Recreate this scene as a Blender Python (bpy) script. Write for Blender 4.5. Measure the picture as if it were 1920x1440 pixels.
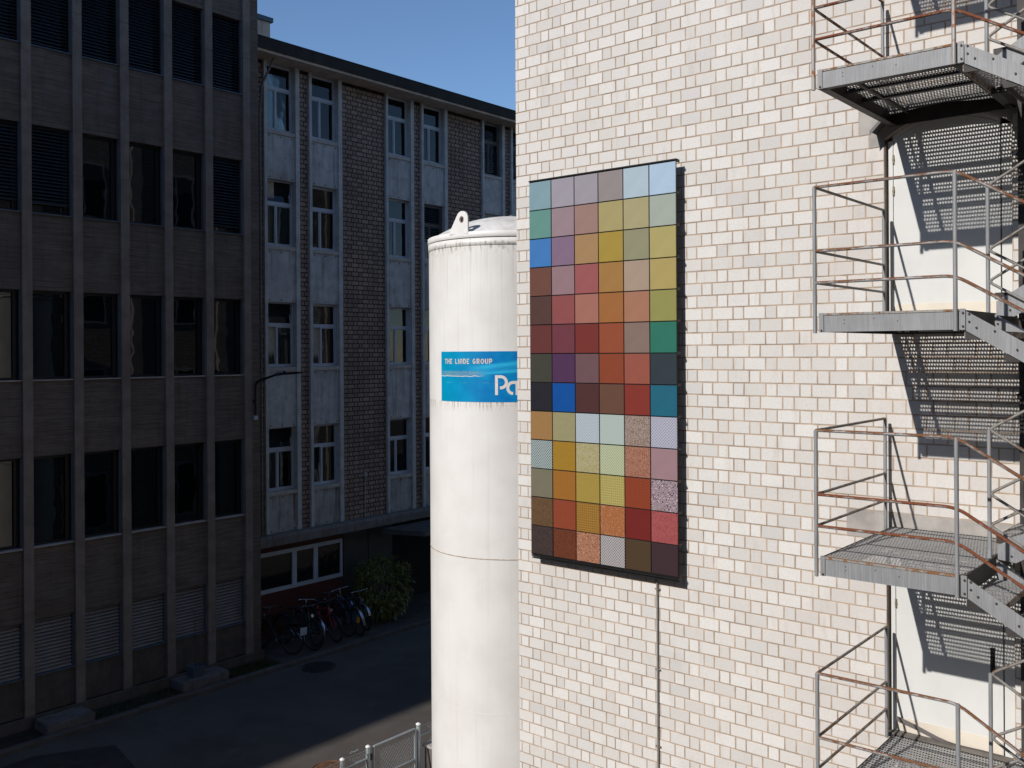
import bpy, bmesh, math, random
from mathutils import Vector, Matrix
R = math.radians
random.seed(7)
for o in list(bpy.data.objects): bpy.data.objects.remove(o)
scene = bpy.context.scene
C = scene.collection

# ------------------------------------------------------------------ camera
CAMZ = 7.36; YAW = R(50); ROLL = R(0.35); FPX = 1784.0
cam = bpy.data.cameras.new('camera'); cam.sensor_width = 36; cam.lens = 36*FPX/1920
cam.shift_y = -60/1920; cam.clip_start = .1; cam.clip_end = 3000
co = bpy.data.objects.new('camera', cam); C.objects.link(co)
co.matrix_world = Matrix.Translation((0, 0, CAMZ)) @ Matrix.Rotation(-YAW, 4, 'Z') @ Matrix.Rotation(R(90), 4, 'X') @ Matrix.Rotation(-ROLL, 4, 'Z')
scene.camera = co
# ------------------------------------------------------------------ world, sun, exposure
SUN = Vector((-1, .155, .655)).normalized()
w = bpy.data.worlds.new('World'); scene.world = w; w.use_nodes = True
wn = w.node_tree.nodes; wl = w.node_tree.links
sky = wn.new('ShaderNodeTexSky'); sky.sky_type = 'NISHITA'; sky.sun_disc = False
sky.sun_elevation = math.asin(SUN.z); sky.sun_rotation = math.atan2(SUN.x, SUN.y)
sky.altitude = 400; sky.air_density = 1.0; sky.dust_density = 0; sky.ozone_density = 5
wl.new(sky.outputs[0], wn['Background'].inputs[0]); wn['Background'].inputs[1].default_value = .13
sl = bpy.data.lights.new('sun', 'SUN'); sl.energy = 4.15; sl.angle = R(.53); sl.color = (1, .955, .905)
so = bpy.data.objects.new('sun', sl); C.objects.link(so); so.rotation_euler = (-SUN).to_track_quat('-Z', 'Y').to_euler()
so.location = (-30, 5, 40)
scene.view_settings.view_transform = 'Standard'; scene.view_settings.look = 'None'
scene.view_settings.exposure = 0; scene.view_settings.gamma = 1
scene.render.engine = 'CYCLES'

# ------------------------------------------------------------------ materials
def lin(c): return tuple(((v/255)/12.92 if v/255 <= .04045 else ((v/255+.055)/1.055)**2.4) for v in c)
class NT:
    def __init__(s, name):
        s.m = bpy.data.materials.new(name); s.m.use_nodes = True
        s.n = s.m.node_tree.nodes; s.l = s.m.node_tree.links; s.b = s.n['Principled BSDF']
        s._pos = s._obj = None
    def put(s, sock, v):
        if v is None: return
        if hasattr(v, 'is_output'): s.l.new(v, sock)
        elif isinstance(v, tuple) and len(v) == 3 and sock.type == 'RGBA': sock.default_value = (*v, 1)
        else: sock.default_value = v
    def pos(s):
        if not s._pos: s._pos = s.n.new('ShaderNodeNewGeometry').outputs['Position']
        return s._pos
    def obj(s):
        if not s._obj: s._obj = s.n.new('ShaderNodeTexCoord').outputs['Object']
        return s._obj
    def uv(s): return s.n.new('ShaderNodeTexCoord').outputs['UV']
    def scale(s, v, sc):
        n = s.n.new('ShaderNodeMapping'); n.inputs['Scale'].default_value = sc; s.l.new(v, n.inputs[0]); return n.outputs[0]
    def noise(s, v, sc, det=4, rough=.55, dist=0):
        n = s.n.new('ShaderNodeTexNoise'); n.inputs['Scale'].default_value = sc; n.inputs['Detail'].default_value = det
        n.inputs['Roughness'].default_value = rough; n.inputs['Distortion'].default_value = dist; s.l.new(v, n.inputs['Vector']); return n.outputs['Fac']
    def math(s, op, a, b=0., c=0., clamp=False):
        n = s.n.new('ShaderNodeMath'); n.operation = op; n.use_clamp = clamp
        for i, v in enumerate((a, b, c)): s.put(n.inputs[i], v)
        return n.outputs[0]
    def ramp(s, f, a, b, lo=0., hi=1.):
        n = s.n.new('ShaderNodeMapRange'); n.interpolation_type = 'SMOOTHSTEP'
        for i, v in enumerate((f, a, b, lo, hi)): s.put(n.inputs[i], v)
        return n.outputs[0]
    def mix(s, f, a, b, mode='MIX'):
        n = s.n.new('ShaderNodeMix'); n.data_type = 'RGBA'; n.blend_type = mode
        s.put(n.inputs[0], f); s.put(n.inputs[6], a); s.put(n.inputs[7], b); return n.outputs[2]
    def sep(s, v):
        n = s.n.new('ShaderNodeSeparateXYZ'); s.l.new(v, n.inputs[0]); return n.outputs
    def rnd(s):
        a = s.n.new('ShaderNodeObjectInfo').outputs['Random']; b = s.n.new('ShaderNodeNewGeometry').outputs['Random Per Island']
        return s.math('FRACT', s.math('ADD', a, b))
    def bump(s, h, strength, dist=.01):
        n = s.n.new('ShaderNodeBump'); n.inputs['Strength'].default_value = strength; n.inputs['Distance'].default_value = dist
        s.l.new(h, n.inputs['Height']); s.l.new(n.outputs[0], s.b.inputs['Normal'])
    def done(s, col, rough=.8, metal=0., spec=.4):
        s.put(s.b.inputs['Base Color'], col); s.put(s.b.inputs['Roughness'], rough); s.put(s.b.inputs['Metallic'], metal)
        s.b.inputs['Specular IOR Level'].default_value = spec; return s.m

def plain(name, c, rough=.7, var=.12, sc=6, bump=.15, bsc=80, metal=0., spec=.4):
    t = NT(name); p = t.pos(); n = t.noise(p, sc, 5)
    col = t.mix(t.ramp(n, .3, .7), tuple(v*(1-var) for v in c), tuple(min(1, v*(1+var)) for v in c))
    if bump: t.bump(t.noise(p, bsc, 3), bump, .004)
    return t.done(col, rough, metal, spec)

def white_brick():
    t = NT('white_brick'); p = t.pos(); r = t.rnd()
    col = t.mix(r, (.615, .587, .55), (.725, .702, .668))
    r2 = t.math('FRACT', t.math('MULTIPLY', r, 17.3))
    col = t.mix(t.ramp(r2, .82, 1.0, 0, .55), col, (.55, .535, .525))
    col = t.mix(t.ramp(t.noise(p, 1.1, 4), .62, .8, 0, .5), col, (.42, .415, .41))
    col = t.mix(t.ramp(t.noise(t.scale(p, (6, 6, 1.2)), 1.5, 5), .55, .78, 0, .5), col, (.51, .46, .40))
    col = t.mix(t.ramp(t.noise(p, 45, 4), .35, .75, 0, .3), col, (.48, .46, .44))
    col = t.mix(t.ramp(t.noise(p, 140, 2), .70, .76, 0, .45), col, (.28, .25, .22))
    y = t.sep(p)[1]
    tan = t.math('MULTIPLY', t.ramp(y, 5.2, 3.4), t.ramp(t.noise(t.scale(p, (1, 1.4, .6)), 1.0, 5, .6), .42, .68, 0, .36))
    col = t.mix(tan, col, (.56, .50, .445))
    t.bump(t.noise(p, 70, 5), .35, .004)
    return t.done(col, .9, 0, .2)
def grey_brick():
    t = NT('weathered_brick'); p = t.pos(); r = t.rnd()
    col = t.mix(r, (.25, .172, .135), (.37, .268, .212))
    col = t.mix(t.ramp(t.noise(p, .7, 4), .4, .7, 0, .4), col, (.12, .105, .095))
    t.bump(t.noise(p, 60, 4), .4, .006)
    return t.done(col, .95, 0, .15)
def concrete(name, c, streak=.4, dark=(.1, .095, .09), board=False, bump=.3):
    t = NT(name); p = t.pos()
    col = t.mix(t.ramp(t.noise(p, 3.2, 6, .65), .3, .72), tuple(v*.78 for v in c), tuple(v*1.12 for v in c))
    col = t.mix(t.ramp(t.noise(t.scale(p, (5, 5, .35)), 1.6, 6, .65), .48, .75, 0, streak), col, dark)
    col = t.mix(t.ramp(t.noise(p, .8, 5, .6), .52, .75, 0, streak*.8), col, dark)
    h = t.noise(p, 55, 5)
    if board:
        z = t.sep(p)[2]
        zz = t.math('ADD', z, t.math('MULTIPLY', t.noise(t.scale(p, (.7, .7, 9)), 1.3, 2), .012))
        f = t.math('FRACT', t.math('MULTIPLY', zz, 9.4))
        line = t.ramp(t.math('ABSOLUTE', t.math('SUBTRACT', f, .5)), .40, .5)
        grain = t.noise(t.scale(p, (1.2, 1.2, 38)), 1.4, 5, .7)
        n = t.n.new('ShaderNodeTexWhiteNoise'); n.noise_dimensions = '1D'; t.l.new(t.math('FLOOR', t.math('MULTIPLY', zz, 9.4)), n.inputs['W'])
        col = t.mix(t.ramp(grain, .38, .66, 0, .75), col, tuple(v*.42 for v in c))
        col = t.mix(t.ramp(t.noise(p, 1.7, 4, .6), .5, .72, 0, .45), col, tuple(v*w_ for v, w_ in zip(c, (.95, 1.05, 1.2))))
        col = t.mix(t.math('MULTIPLY', n.outputs[0], .35), col, tuple(v*.6 for v in c))
        brk = t.ramp(t.noise(t.scale(p, (1.6, 1.6, 4)), 1.0, 3), .40, .6)
        col = t.mix(t.math('MULTIPLY', t.math('MULTIPLY', line, brk), .6), col, tuple(v*.3 for v in c))
        h = t.math('SUBTRACT', t.math('ADD', t.math('MULTIPLY', h, .3), grain), t.math('MULTIPLY', line, 1.2))
    t.bump(h, bump, .008)
    return t.done(col, .92, 0, .2)
def galv(name, rust, top=True, c=(.40, .42, .45), metal=.55, rc=(.24, .085, .03)):
    t = NT(name); p = t.pos()
    col = t.mix(t.ramp(t.noise(t.scale(p, (30, 46, 1.8)), 2.0, 5, .65), .3, .75), tuple(v*.80 for v in c), tuple(v*1.15 for v in c))
    col = t.mix(t.ramp(t.noise(p, 3.1, 5, .6), .4, .7, 0, .5), col, tuple(v*.72 for v in c))
    f = t.noise(p, 7, 6, .7)
    if top:
        nz = t.sep(t.n.new('ShaderNodeNewGeometry').outputs['Normal'])[2]
        f = t.math('ADD', f, t.math('MULTIPLY', t.math('MAXIMUM', nz, -.3), .16))
    fac = t.ramp(f, .74-rust*.5, .82-rust*.5)
    rcol = t.mix(t.noise(p, 60, 4), tuple(v*.55 for v in rc), tuple(v*1.5 for v in rc))
    col = t.mix(fac, col, rcol)
    t.bump(t.noise(p, 90, 3), .2, .003)
    return t.done(col, t.math('ADD', t.math('MULTIPLY', fac, .25), .62), t.math('MULTIPLY', t.math('SUBTRACT', 1., fac), metal), .4)
def tank_paint():
    t = NT('tank_paint'); p = t.pos(); z = t.sep(p)[2]
    col = t.mix(t.ramp(t.noise(p, 1.6, 5), .3, .75), (.80, .785, .755), (.725, .705, .67))
    st = t.noise(t.scale(p, (11, 11, .22)), 1.5, 6, .7)
    col = t.mix(t.ramp(st, .54, .76, 0, .28), col, (.52, .48, .43))
    st2 = t.noise(t.scale(p, (26, 26, .5)), 1.2, 4, .6)
    up = t.ramp(z, 7.6, 9.1, 0, 1)
    col = t.mix(t.math('MULTIPLY', t.ramp(st2, .50, .66), t.math('MULTIPLY', up, .26)), col, (.40, .34, .26))
    lip = t.math('MULTIPLY', t.ramp(z, 8.80, 8.95), t.ramp(z, 9.03, 8.98))
    col = t.mix(t.math('MULTIPLY', lip, t.ramp(t.noise(t.scale(p, (14, 14, 6)), 1.4, 5), .46, .68, 0, .65)), col, (.20, .155, .10))
    sg = t.math('MULTIPLY', t.ramp(z, 6.45, 6.62), t.ramp(z, 6.64, 6.62))
    col = t.mix(t.math('MULTIPLY', sg, t.ramp(t.noise(t.scale(p, (40, 40, 2)), 1.0, 3), .52, .62, 0, .6)), col, (.2, .16, .12))
    t.bump(t.noise(p, 1.3, 3), .25, .02)
    return t.done(col, .42, 0, .35)
def asphalt():
    t = NT('asphalt'); p = t.pos()
    col = t.mix(t.ramp(t.noise(p, .45, 6, .65), .3, .7), (.060, .049, .041), (.102, .088, .076))
    col = t.mix(t.ramp(t.noise(p, 130, 2), .5, .72, 0, .8), col, (.18, .165, .15))
    col = t.mix(t.ramp(t.noise(p, 2.5, 5), .63, .72, 0, .5), col, (.13, .115, .105))
    t.bump(t.noise(p, 160, 3), .5, .006)
    return t.done(col, .88, 0, .25)
def glass_dark(name, c=(.004, .005, .006), rough=.015, wav=.06, wsc=1.3):
    t = NT(name); p = t.pos(); t.bump(t.noise(p, wsc, 2), wav, .05)
    return t.done(c, rough, 0, .6)

M = {}
M['brick'] = white_brick(); M['mortar'] = plain('mortar', (.40, .312, .238), .95, .25, 4, .3, 120); M['arris'] = plain('worn_brick_edge', (.575, .505, .435), .95, .16, 9, .2, 120); M['garris'] = plain('dark_brick_edge', (.13, .098, .08), .95, .2, 9, .2)
M['gbrick'] = grey_brick(); M['gmortar'] = plain('dark_mortar', (.026, .021, .018), .95, .2, 5, .3, 90)
M['board'] = concrete('board_marked_concrete', (.185, .146, .119), .5, (.078, .062, .05), True)
M['pillar'] = concrete('pillar_concrete', (.225, .182, .152), .35, (.115, .094, .078))
M['panelc'] = concrete('panel_concrete', (.50, .485, .465), .75, (.17, .145, .13))
M['panelst'] = concrete('stained_panel_concrete', (.40, .375, .35), 1.0, (.085, .07, .062)); M['frameC'] = concrete('surround_concrete', (.52, .51, .49), .35, (.28, .26, .24))
M['soffit'] = concrete('soffit_concrete', (.60, .50, .42), .5, (.27, .22, .18))
M['fascia'] = concrete('mossy_fascia', (.045, .040, .036), .5, (.02, .018, .017))
M['ledge'] = concrete('ledge_concrete', (.19, .172, .155), .6, (.07, .062, .055))
M['lintel'] = concrete('lintel_concrete', (.40, .375, .345), .3, (.24, .22, .2))
M['rough_conc'] = concrete('rough_concrete', (.15, .135, .125), .6, (.06, .054, .05), False, .7)
M['plinth'] = concrete('plinth_concrete', (.11, .09, .076), .5, (.05, .041, .035))
M['glass'] = glass_dark('window_glass'); M['glass2'] = glass_dark('wavy_window_glass', (.006, .007, .007), .02, .10, 1.0)
def clear_glass():
    t = NT('clear_window_glass'); n = t.n; lw = n.new('ShaderNodeFresnel'); lw.inputs[0].default_value = 1.6
    tr = n.new('ShaderNodeBsdfTransparent'); tr.inputs[0].default_value = (.62, .66, .64, 1); gl = n.new('ShaderNodeBsdfGlossy'); gl.inputs['Roughness'].default_value = .015
    bp_ = n.new('ShaderNodeBump'); bp_.inputs['Strength'].default_value = .035; bp_.inputs['Distance'].default_value = .05; t.l.new(t.noise(t.pos(), 1.1, 2), bp_.inputs['Height'])
    t.l.new(bp_.outputs[0], gl.inputs['Normal']); mx_ = n.new('ShaderNodeMixShader'); t.l.new(lw.outputs[0], mx_.inputs[0]); t.l.new(tr.outputs[0], mx_.inputs[1]); t.l.new(gl.outputs[0], mx_.inputs[2])
    t.l.new(mx_.outputs[0], n['Material Output'].inputs['Surface']); return t.m
M['glassc'] = clear_glass(); M['curtain'] = plain('curtain_cloth', (.46, .40, .31), .9, .12, 14, .1)
M['winwhite'] = plain('white_window_frame', (.46, .49, .53), .5, .06, 3, .05)
M['sillc'] = plain('window_sill', (.42, .38, .335), .7, .15, 6, .1)
M['alu'] = plain('blue_grey_metal', (.10, .125, .155), .45, .1, 6, .05, 80, .3)
M['frame_dark'] = plain('dark_window_frame', (.012, .012, .013), .5, .1, 6, .05)
M['slat_dark'] = plain('dark_slat', (.052, .060, .074), .4, .12, 4, .03, 80, .2)
M['slat_light'] = plain('pale_slat', (.22, .20, .195), .5, .1, 4, .05)
M['black'] = plain('black_steel', (.012, .012, .013), .45, .2, 8, .1)
M['blackint'] = plain('dark_void', (.006, .006, .006), .9, .1, 3, 0)
M['tank'] = tank_paint(); M['asphalt'] = asphalt()
M['tankw'] = plain('tank_white', (.80, .785, .76), .45, .05, 5, .08)
M['domew'] = concrete('weathered_dome_paint', (.66, .645, .62), .3, (.36, .34, .31), False, .05)
M['rustline'] = plain('rusty_seam', (.34, .25, .17), .8, .6, 22, .3)
M['seamw'] = plain('painted_seam', (.72, .70, .665), .5, .05, 9, .1)
M['galv'] = galv('galvanised_steel', .10, False, (.33, .337, .345), .25); M['galv_top'] = galv('galvanised_rust_top', .54, True, (.34, .335, .33), .2, (.17, .075, .035))
M['galv_rust'] = galv('rusted_rail', .66, True, (.33, .31, .29), .2, (.17, .055, .024))
M['galv_dull'] = galv('dull_rail', .30, True, (.27, .255, .235), .15, (.14, .085, .05))
M['galv_orange'] = galv('orange_rusted_post', .42, False, (.42, .40, .38), .4, (.36, .13, .03))
M['beam'] = galv('galvanised_beam', .05, False, (.30, .305, .312), .22)
M['lip'] = galv('rusty_lip', .52, True, (.33, .315, .29), .2, (.22, .105, .042))
M['grate'] = galv('grating_steel', .24, False, (.40, .395, .385), .25, (.21, .125, .06))
M['under'] = plain('dark_painted_steel', (.045, .04, .036), .6, .25, 6, .15)
M['bolt'] = plain('dark_bolt', (.055, .045, .04), .6, .3, 20, .1, 80, .4)
M['door'] = plain('door_paint', (.66, .66, .635), .55, .04, 2.5, .06, 40); M['kick'] = plain('kick_plate', (.70, .635, .53), .6, .06, 3, .05)
M['reveal_shade'] = plain('painted_reveal_shade', (.07, .052, .04), .7, .3, 8, .2); M['brass'] = plain('hinge_metal', (.35, .30, .22), .5, .3, 12, .1, 80, .5)
M['hood'] = plain('hood_metal', (.13, .125, .12), .5, .2, 5, .1, 80, .3)
M['soil'] = plain('soil', (.022, .018, .013), .95, .4, 5, .8, 30); M['kerb'] = concrete('kerb_stone', (.105, .09, .078), .4, (.07, .06, .055))
M['pave'] = plain('pavement', (.07, .058, .048), .9, .25, 2, .3, 60); M['redwall'] = plain('red_brown_wall', (.085, .022, .017), .8, .15, 3, .1)
M['darkpanel'] = plain('dark_panel', (.035, .037, .034), .5, .15, 3, .05); M['canopy'] = plain('canopy_metal', (.085, .077, .07), .6, .25, 3, .1)
M['bluecap'] = plain('blue_cap', (.05, .10, .14), .5, .1, 5, .05)
M['rubber'] = plain('tyre_rubber', (.012, .012, .013), .8, .2, 20, .2); M['chrome'] = plain('chrome', (.5, .52, .54), .25, .05, 9, 0, 80, .9)
M['leaf'] = None; M['rimm'] = plain('dull_rim', (.10, .10, .105), .45, .1, 9, 0, 80, .6)
M['manhole'] = plain('rusty_manhole', (.15, .075, .043), .8, .3, 14, .5, 50, .2); M['mandark'] = plain('dark_manhole', (.042, .036, .032), .7, .3, 14, .5, 50, .2)
M['fence'] = galv('fence_steel', .05, False, (.40, .44, .46), .4)

# ------------------------------------------------------------------ mesh helpers
class MB:
    def __init__(s): s.v = []; s.f = []; s.sm = []
    def add(s, vs, fs, smooth=False):
        b = len(s.v); s.v += [tuple(v) for v in vs]; s.f += [tuple(i+b for i in f) for f in fs]; s.sm += [smooth]*len(fs); return s
    def box(s, x0, x1, y0, y1, z0, z1):
        return s.add([(x0,y0,z0),(x1,y0,z0),(x1,y1,z0),(x0,y1,z0),(x0,y0,z1),(x1,y0,z1),(x1,y1,z1),(x0,y1,z1)],
                     [(3,2,1,0),(4,5,6,7),(0,1,5,4),(1,2,6,5),(2,3,7,6),(3,0,4,7)])
    def prism(s, poly, axis, a, b):   # poly: 2D points, extruded along axis from a to b
        n = len(poly)
        def P(p, t): return (t, p[0], p[1]) if axis == 'X' else ((p[0], t, p[1]) if axis == 'Y' else (p[0], p[1], t))
        vs = [P(p, a) for p in poly] + [P(p, b) for p in poly]
        fs = [tuple(range(n)), tuple(range(2*n-1, n-1, -1))] + [(i, i+n, (i+1) % n+n, (i+1) % n) for i in range(n)]
        return s.add(vs, fs)
    def path(s, pts, r, n=8, closed=False, caps=True):
        pts = [Vector(p) for p in pts]; N = len(pts); rings = []
        t0 = (pts[1]-pts[0]).normalized()
        u = t0.orthogonal().normalized()
        for i in range(N):
            if closed: t = (pts[(i+1) % N]-pts[i-1]).normalized()
            elif i == 0: t = t0
            elif i == N-1: t = (pts[-1]-pts[-2]).normalized()
            else: t = ((pts[i+1]-pts[i]).normalized()+(pts[i]-pts[i-1]).normalized()).normalized()
            u = (u-t*u.dot(t)).normalized(); v = t.cross(u)
            rr = r[i] if isinstance(r, (list, tuple)) else r
            rings.append([pts[i]+(u*math.cos(2*math.pi*k/n)+v*math.sin(2*math.pi*k/n))*rr for k in range(n)])
        vs = [p for g in rings for p in g]; fs = []
        for i in range(N if closed else N-1):
            for k in range(n):
                a = i*n+k; b = i*n+(k+1) % n; j = (i+1) % N
                fs.append((a, b, j*n+(k+1) % n, j*n+k))
        s.add(vs, fs, True)
        if caps and not closed: s.add(rings[0], [tuple(range(n-1, -1, -1))]); s.add(rings[-1], [tuple(range(n))])
        return s
    def disc(s, c, nrm, r, n=8, d=.008):  # short bolt head
        c = Vector(c); nrm = Vector(nrm); return s.path([c, c+nrm*d], r, n)
    def lathe(s, cx, cy, prof, n=96, a0=0, a1=2*math.pi, smooth=True):
        full = abs(a1-a0-2*math.pi) < 1e-6; m = n if full else n+1
        vs = [(cx+r*math.cos(a0+(a1-a0)*k/n), cy+r*math.sin(a0+(a1-a0)*k/n), z) for (r, z) in prof for k in range(m)]
        fs = []
        for i in range(len(prof)-1):
            for k in range(n):
                k2 = (k+1) % m if full else k+1
                fs.append((i*m+k, i*m+k2, (i+1)*m+k2, (i+1)*m+k))
        return s.add(vs, fs, smooth)
    def mesh(s, name):
        me = bpy.data.meshes.new(name); me.from_pydata(s.v, [], s.f); me.polygons.foreach_set('use_smooth', s.sm); me.update(); return me
    def build(s, name, mat, parent=None, **kw):
        return link(name, s.mesh(name), mat, parent, **kw)
def link(name, me, mat, parent=None, loc=None, rot=None, kind=None, label=None, scale=None):
    if mat is not None and not me.materials: me.materials.append(M[mat] if isinstance(mat, str) else mat)
    o = bpy.data.objects.new(name, me); C.objects.link(o); o.parent = parent
    if loc: o.location = loc
    if rot: o.rotation_euler = rot
    if scale: o.scale = scale
    if kind: o['kind'] = kind
    if label: o['label'] = label
    return o
def thing(name, label, cat, group=None, loc=(0, 0, 0)):
    o = bpy.data.objects.new(name, None); C.objects.link(o); o.location = loc; o.empty_display_size = .2
    o['label'] = label; o['category'] = cat
    if group: o['group'] = group
    return o
def tag(o, label, cat, group=None):
    o['label'] = label; o['category'] = cat
    if group: o['group'] = group
    return o
def rounded(pts, rad, n=5):
    pts = [Vector(p) for p in pts]; out = [pts[0]]
    for i in range(1, len(pts)-1):
        a, b, c = pts[i-1], pts[i], pts[i+1]; d1 = (a-b).normalized(); d2 = (c-b).normalized()
        r = min(rad, (a-b).length*.45, (c-b).length*.45)
        p, q = b+d1*r, b+d2*r
        for k in range(n+1):
            t = k/n; out.append(p*(1-t)**2+b*2*t*(1-t)+q*t*t)
    return out+[pts[-1]]
sA, cA = math.sin(YAW), math.cos(YAW)
def proj(X, Y, Z):
    z = X*sA+Y*cA; r = X*cA-Y*sA
    if z < .1: return (-9999, -9999)
    u = FPX*r/z; v = -FPX*(Z-CAMZ)/z
    return (960+u*math.cos(ROLL)+v*math.sin(ROLL), 660-u*math.sin(ROLL)+v*math.cos(ROLL))

# bricks: front at local x=0 facing -x, spanning y 0..w, z 0..h
def brick_geo(wd, h, d, ch, rng, jit=.0015, dp=.0022):
    j = lambda: rng.uniform(-jit, jit)
    vs = []
    for (x, i) in ((d, 0), (dp, 0), (0, ch)):
        for (y, z) in ((0, 0), (wd, 0), (wd, h), (0, h)):
            yy = y+i*(1 if y == 0 else -1); zz = z+i*(1 if z == 0 else -1)
            vs.append((x+(j()*.5 if i else 0), yy+j(), zz+j()))
    fs = []
    for a in (0, 4):
        for k in range(4):
            fs.append((a+k, a+(k+1) % 4, a+4+(k+1) % 4, a+4+k))
    fs.append((8, 9, 10, 11))
    return vs, [tuple(reversed(f)) for f in fs]
def lay_bricks(parent, matname, y0, y1, z0, z1, S, Hd, joint, course, place, excl, seed, maxn=300, face=0., depth=.012, offs=0., cands=None):
    """list of bricks (y,z,w,h) in wall coordinates, Flemish bond, clipped by the exclusion rectangles"""
    rng = random.Random(seed); out = []; per = S+Hd; row = 0; z = z0
    while z+course-joint <= z1+.001:
        h = course-joint; y = y0-per+((row % 2)*per/2+offs) % per
        k = 0
        while y < y1:
            wd = (S if k % 2 == 0 else Hd)-joint
            segs = [(max(y, y0), min(y+wd, y1))]
            for (ey0, ey1, ez0, ez1) in excl:
                if z+h*.75 > ez0 and z+h*.25 < ez1:
                    ns = []
                    for (a, b) in segs:
                        if b <= ey0 or a >= ey1: ns.append((a, b))
                        else:
                            if a < ey0: ns.append((a, ey0-.004))
                            if b > ey1: ns.append((ey1+.004, b))
                    segs = ns
            for (a, b) in segs:
                if b-a > .025: out.append((a, z, b-a, h))
            y += S if k % 2 == 0 else Hd; k += 1
        z += course; row += 1
    return out, rng
def edge_mats(me, matname):
    me.materials.append(M[matname]); me.materials.append(M['arris' if matname == 'brick' else 'garris'])
    me.polygons.foreach_set('material_index', [0 if i % 9 == 8 else 1 for i in range(len(me.polygons))])
def emit_bricks(parent, matname, bricks, rng, to_world, rotz, maxn, stuff_name='brick_field', S=None):
    def area(b):
        P = [proj(*to_world(b[0], b[1])), proj(*to_world(b[0]+b[2], b[1])), proj(*to_world(b[0]+b[2], b[1]+b[3])), proj(*to_world(b[0], b[1]+b[3]))]
        if any(p[0] < 0 or p[0] > 1920 or p[1] < 0 or p[1] > 1440 for p in P): return 0
        return abs(sum(P[i][0]*P[(i+1) % 4][1]-P[(i+1) % 4][0]*P[i][1] for i in range(4)))/2
    order = sorted(range(len(bricks)), key=lambda i: -area(bricks[i])); top = set(order[:maxn])
    cache = {}; mb = MB()
    rot = Matrix.Rotation(rotz, 3, 'Z')
    for i, (y, z, wd, h) in enumerate(bricks):
        out = rng.uniform(-.0012, .0012)
        if i in top:
            key = (round(wd, 3), rng.randrange(4))
            if key not in cache:
                m2 = MB(); m2.add(*brick_geo(wd, h, .012, .0045, rng)); cache[key] = m2.mesh('brick'); edge_mats(cache[key], matname)
            p = Vector(to_world(y, z)) + rot @ Vector((out, 0, 0))
            o = bpy.data.objects.new('brick', cache[key]); C.objects.link(o); o.parent = parent; o.location = p; o.rotation_euler = (0, 0, rotz)
        else:
            vs, fs = brick_geo(wd, h, .012, .0045, rng); base = Vector(to_world(y, z))
            mb.add([base + rot @ Vector((v[0]+out, v[1], v[2])) for v in vs], fs)
    if mb.f:
        me = mb.mesh(stuff_name); edge_mats(me, matname); link(stuff_name, me, None, parent, kind='stuff')

# ------------------------------------------------------------------ ground
def ground_sheet():
    o = MB().add([(-300,-300,0),(300,-300,0),(300,300,0),(-300,300,0)], [(0,1,2,3)]).build('street', 'asphalt'); o['kind'] = 'structure'
ground_sheet()
KY = 18.36
o = MB().add([(5.6, 14.2, .004), (8.4, 14.9, .004), (8.9, 17.3, .004), (7.7, 17.95, .004), (5.2, 17.9, .004)], [(0, 1, 2, 3, 4)]).build('asphalt_patch', plain('patch_asphalt', (.040, .033, .027), .9, .25, 3, .5, 160)); o['kind'] = 'structure'
kerb = bpy.data.objects.new('kerb', None); C.objects.link(kerb); kerb['kind'] = 'structure'
x = 2.0
kme = {}
while x < 40:
    ln = 1.0
    me = kme.get(0)
    if not me:
        b = MB(); b.prism([(0, 0), (.14, 0), (.14, .11), (.025, .11), (0, .085)], 'X', .004, ln-.004); me = b.mesh('kerb_stone'); me.materials.append(M['kerb']); kme[0] = me
    link('kerb_stone', me, None, kerb, (x, KY+random.uniform(-.004, .004), random.uniform(-.006, .004))); x += ln
o = MB().add([(-30, KY+.13, .07), (13.58, KY+.13, .07), (13.58, 19.42, .07), (-30, 19.42, .07)], [(0,1,2,3)]).build('planting_bed', 'soil'); o['kind'] = 'structure'
o = MB().box(13.6, 40, KY+.145, 22.5, .0, .10).build('pavement', 'pave'); o['kind'] = 'structure'

# ------------------------------------------------------------------ white brick building (right)
XW = 9.82; YC = 8.15; ZT = 15.6
LV = [11.85, 9.76, 7.67, 5.58, 3.49, 1.40]          # left landings
DOORS = [7.67, 3.49]
DY0, DY1 = 2.13, 3.30
wb = thing('white_brick_building', 'tall white brick building with steel stairs and two pale arched doors', 'building', loc=(XW, YC, 0))
def wl_(o):   # keep world placement under an offset parent
    o.matrix_parent_inverse = wb.matrix_world.inverted() if False else Matrix.Translation((-XW, -YC, 0)); return o
def arch(L, y):                                       # door head height at y
    c = (DY0+DY1)/2; t = (y-c)/((DY1-DY0)/2); return L+2.02-.20*t*t
FX = XW+.0042
core = MB().box(XW+.16, 30, -8, YC-.012, 0, ZT)
core.box(FX, XW+.16, DY1, YC-.006, 0, ZT); core.box(FX, XW+.16, -8, DY0, 0, ZT)
zs = 0
for L in sorted(DOORS):
    core.box(FX, XW+.16, DY0, DY1, zs, L); zs = L+2.02
    ys = [DY0+(DY1-DY0)*k/14 for k in range(15)]
    core.prism([(y, arch(L, y)) for y in ys]+[(DY1, zs+.001), (DY0, zs+.001)], 'X', FX, XW+.16)
core.box(FX, XW+.16, DY0, DY1, zs+.001, ZT)
wl_(core.build('wall', 'mortar', wb))
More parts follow.
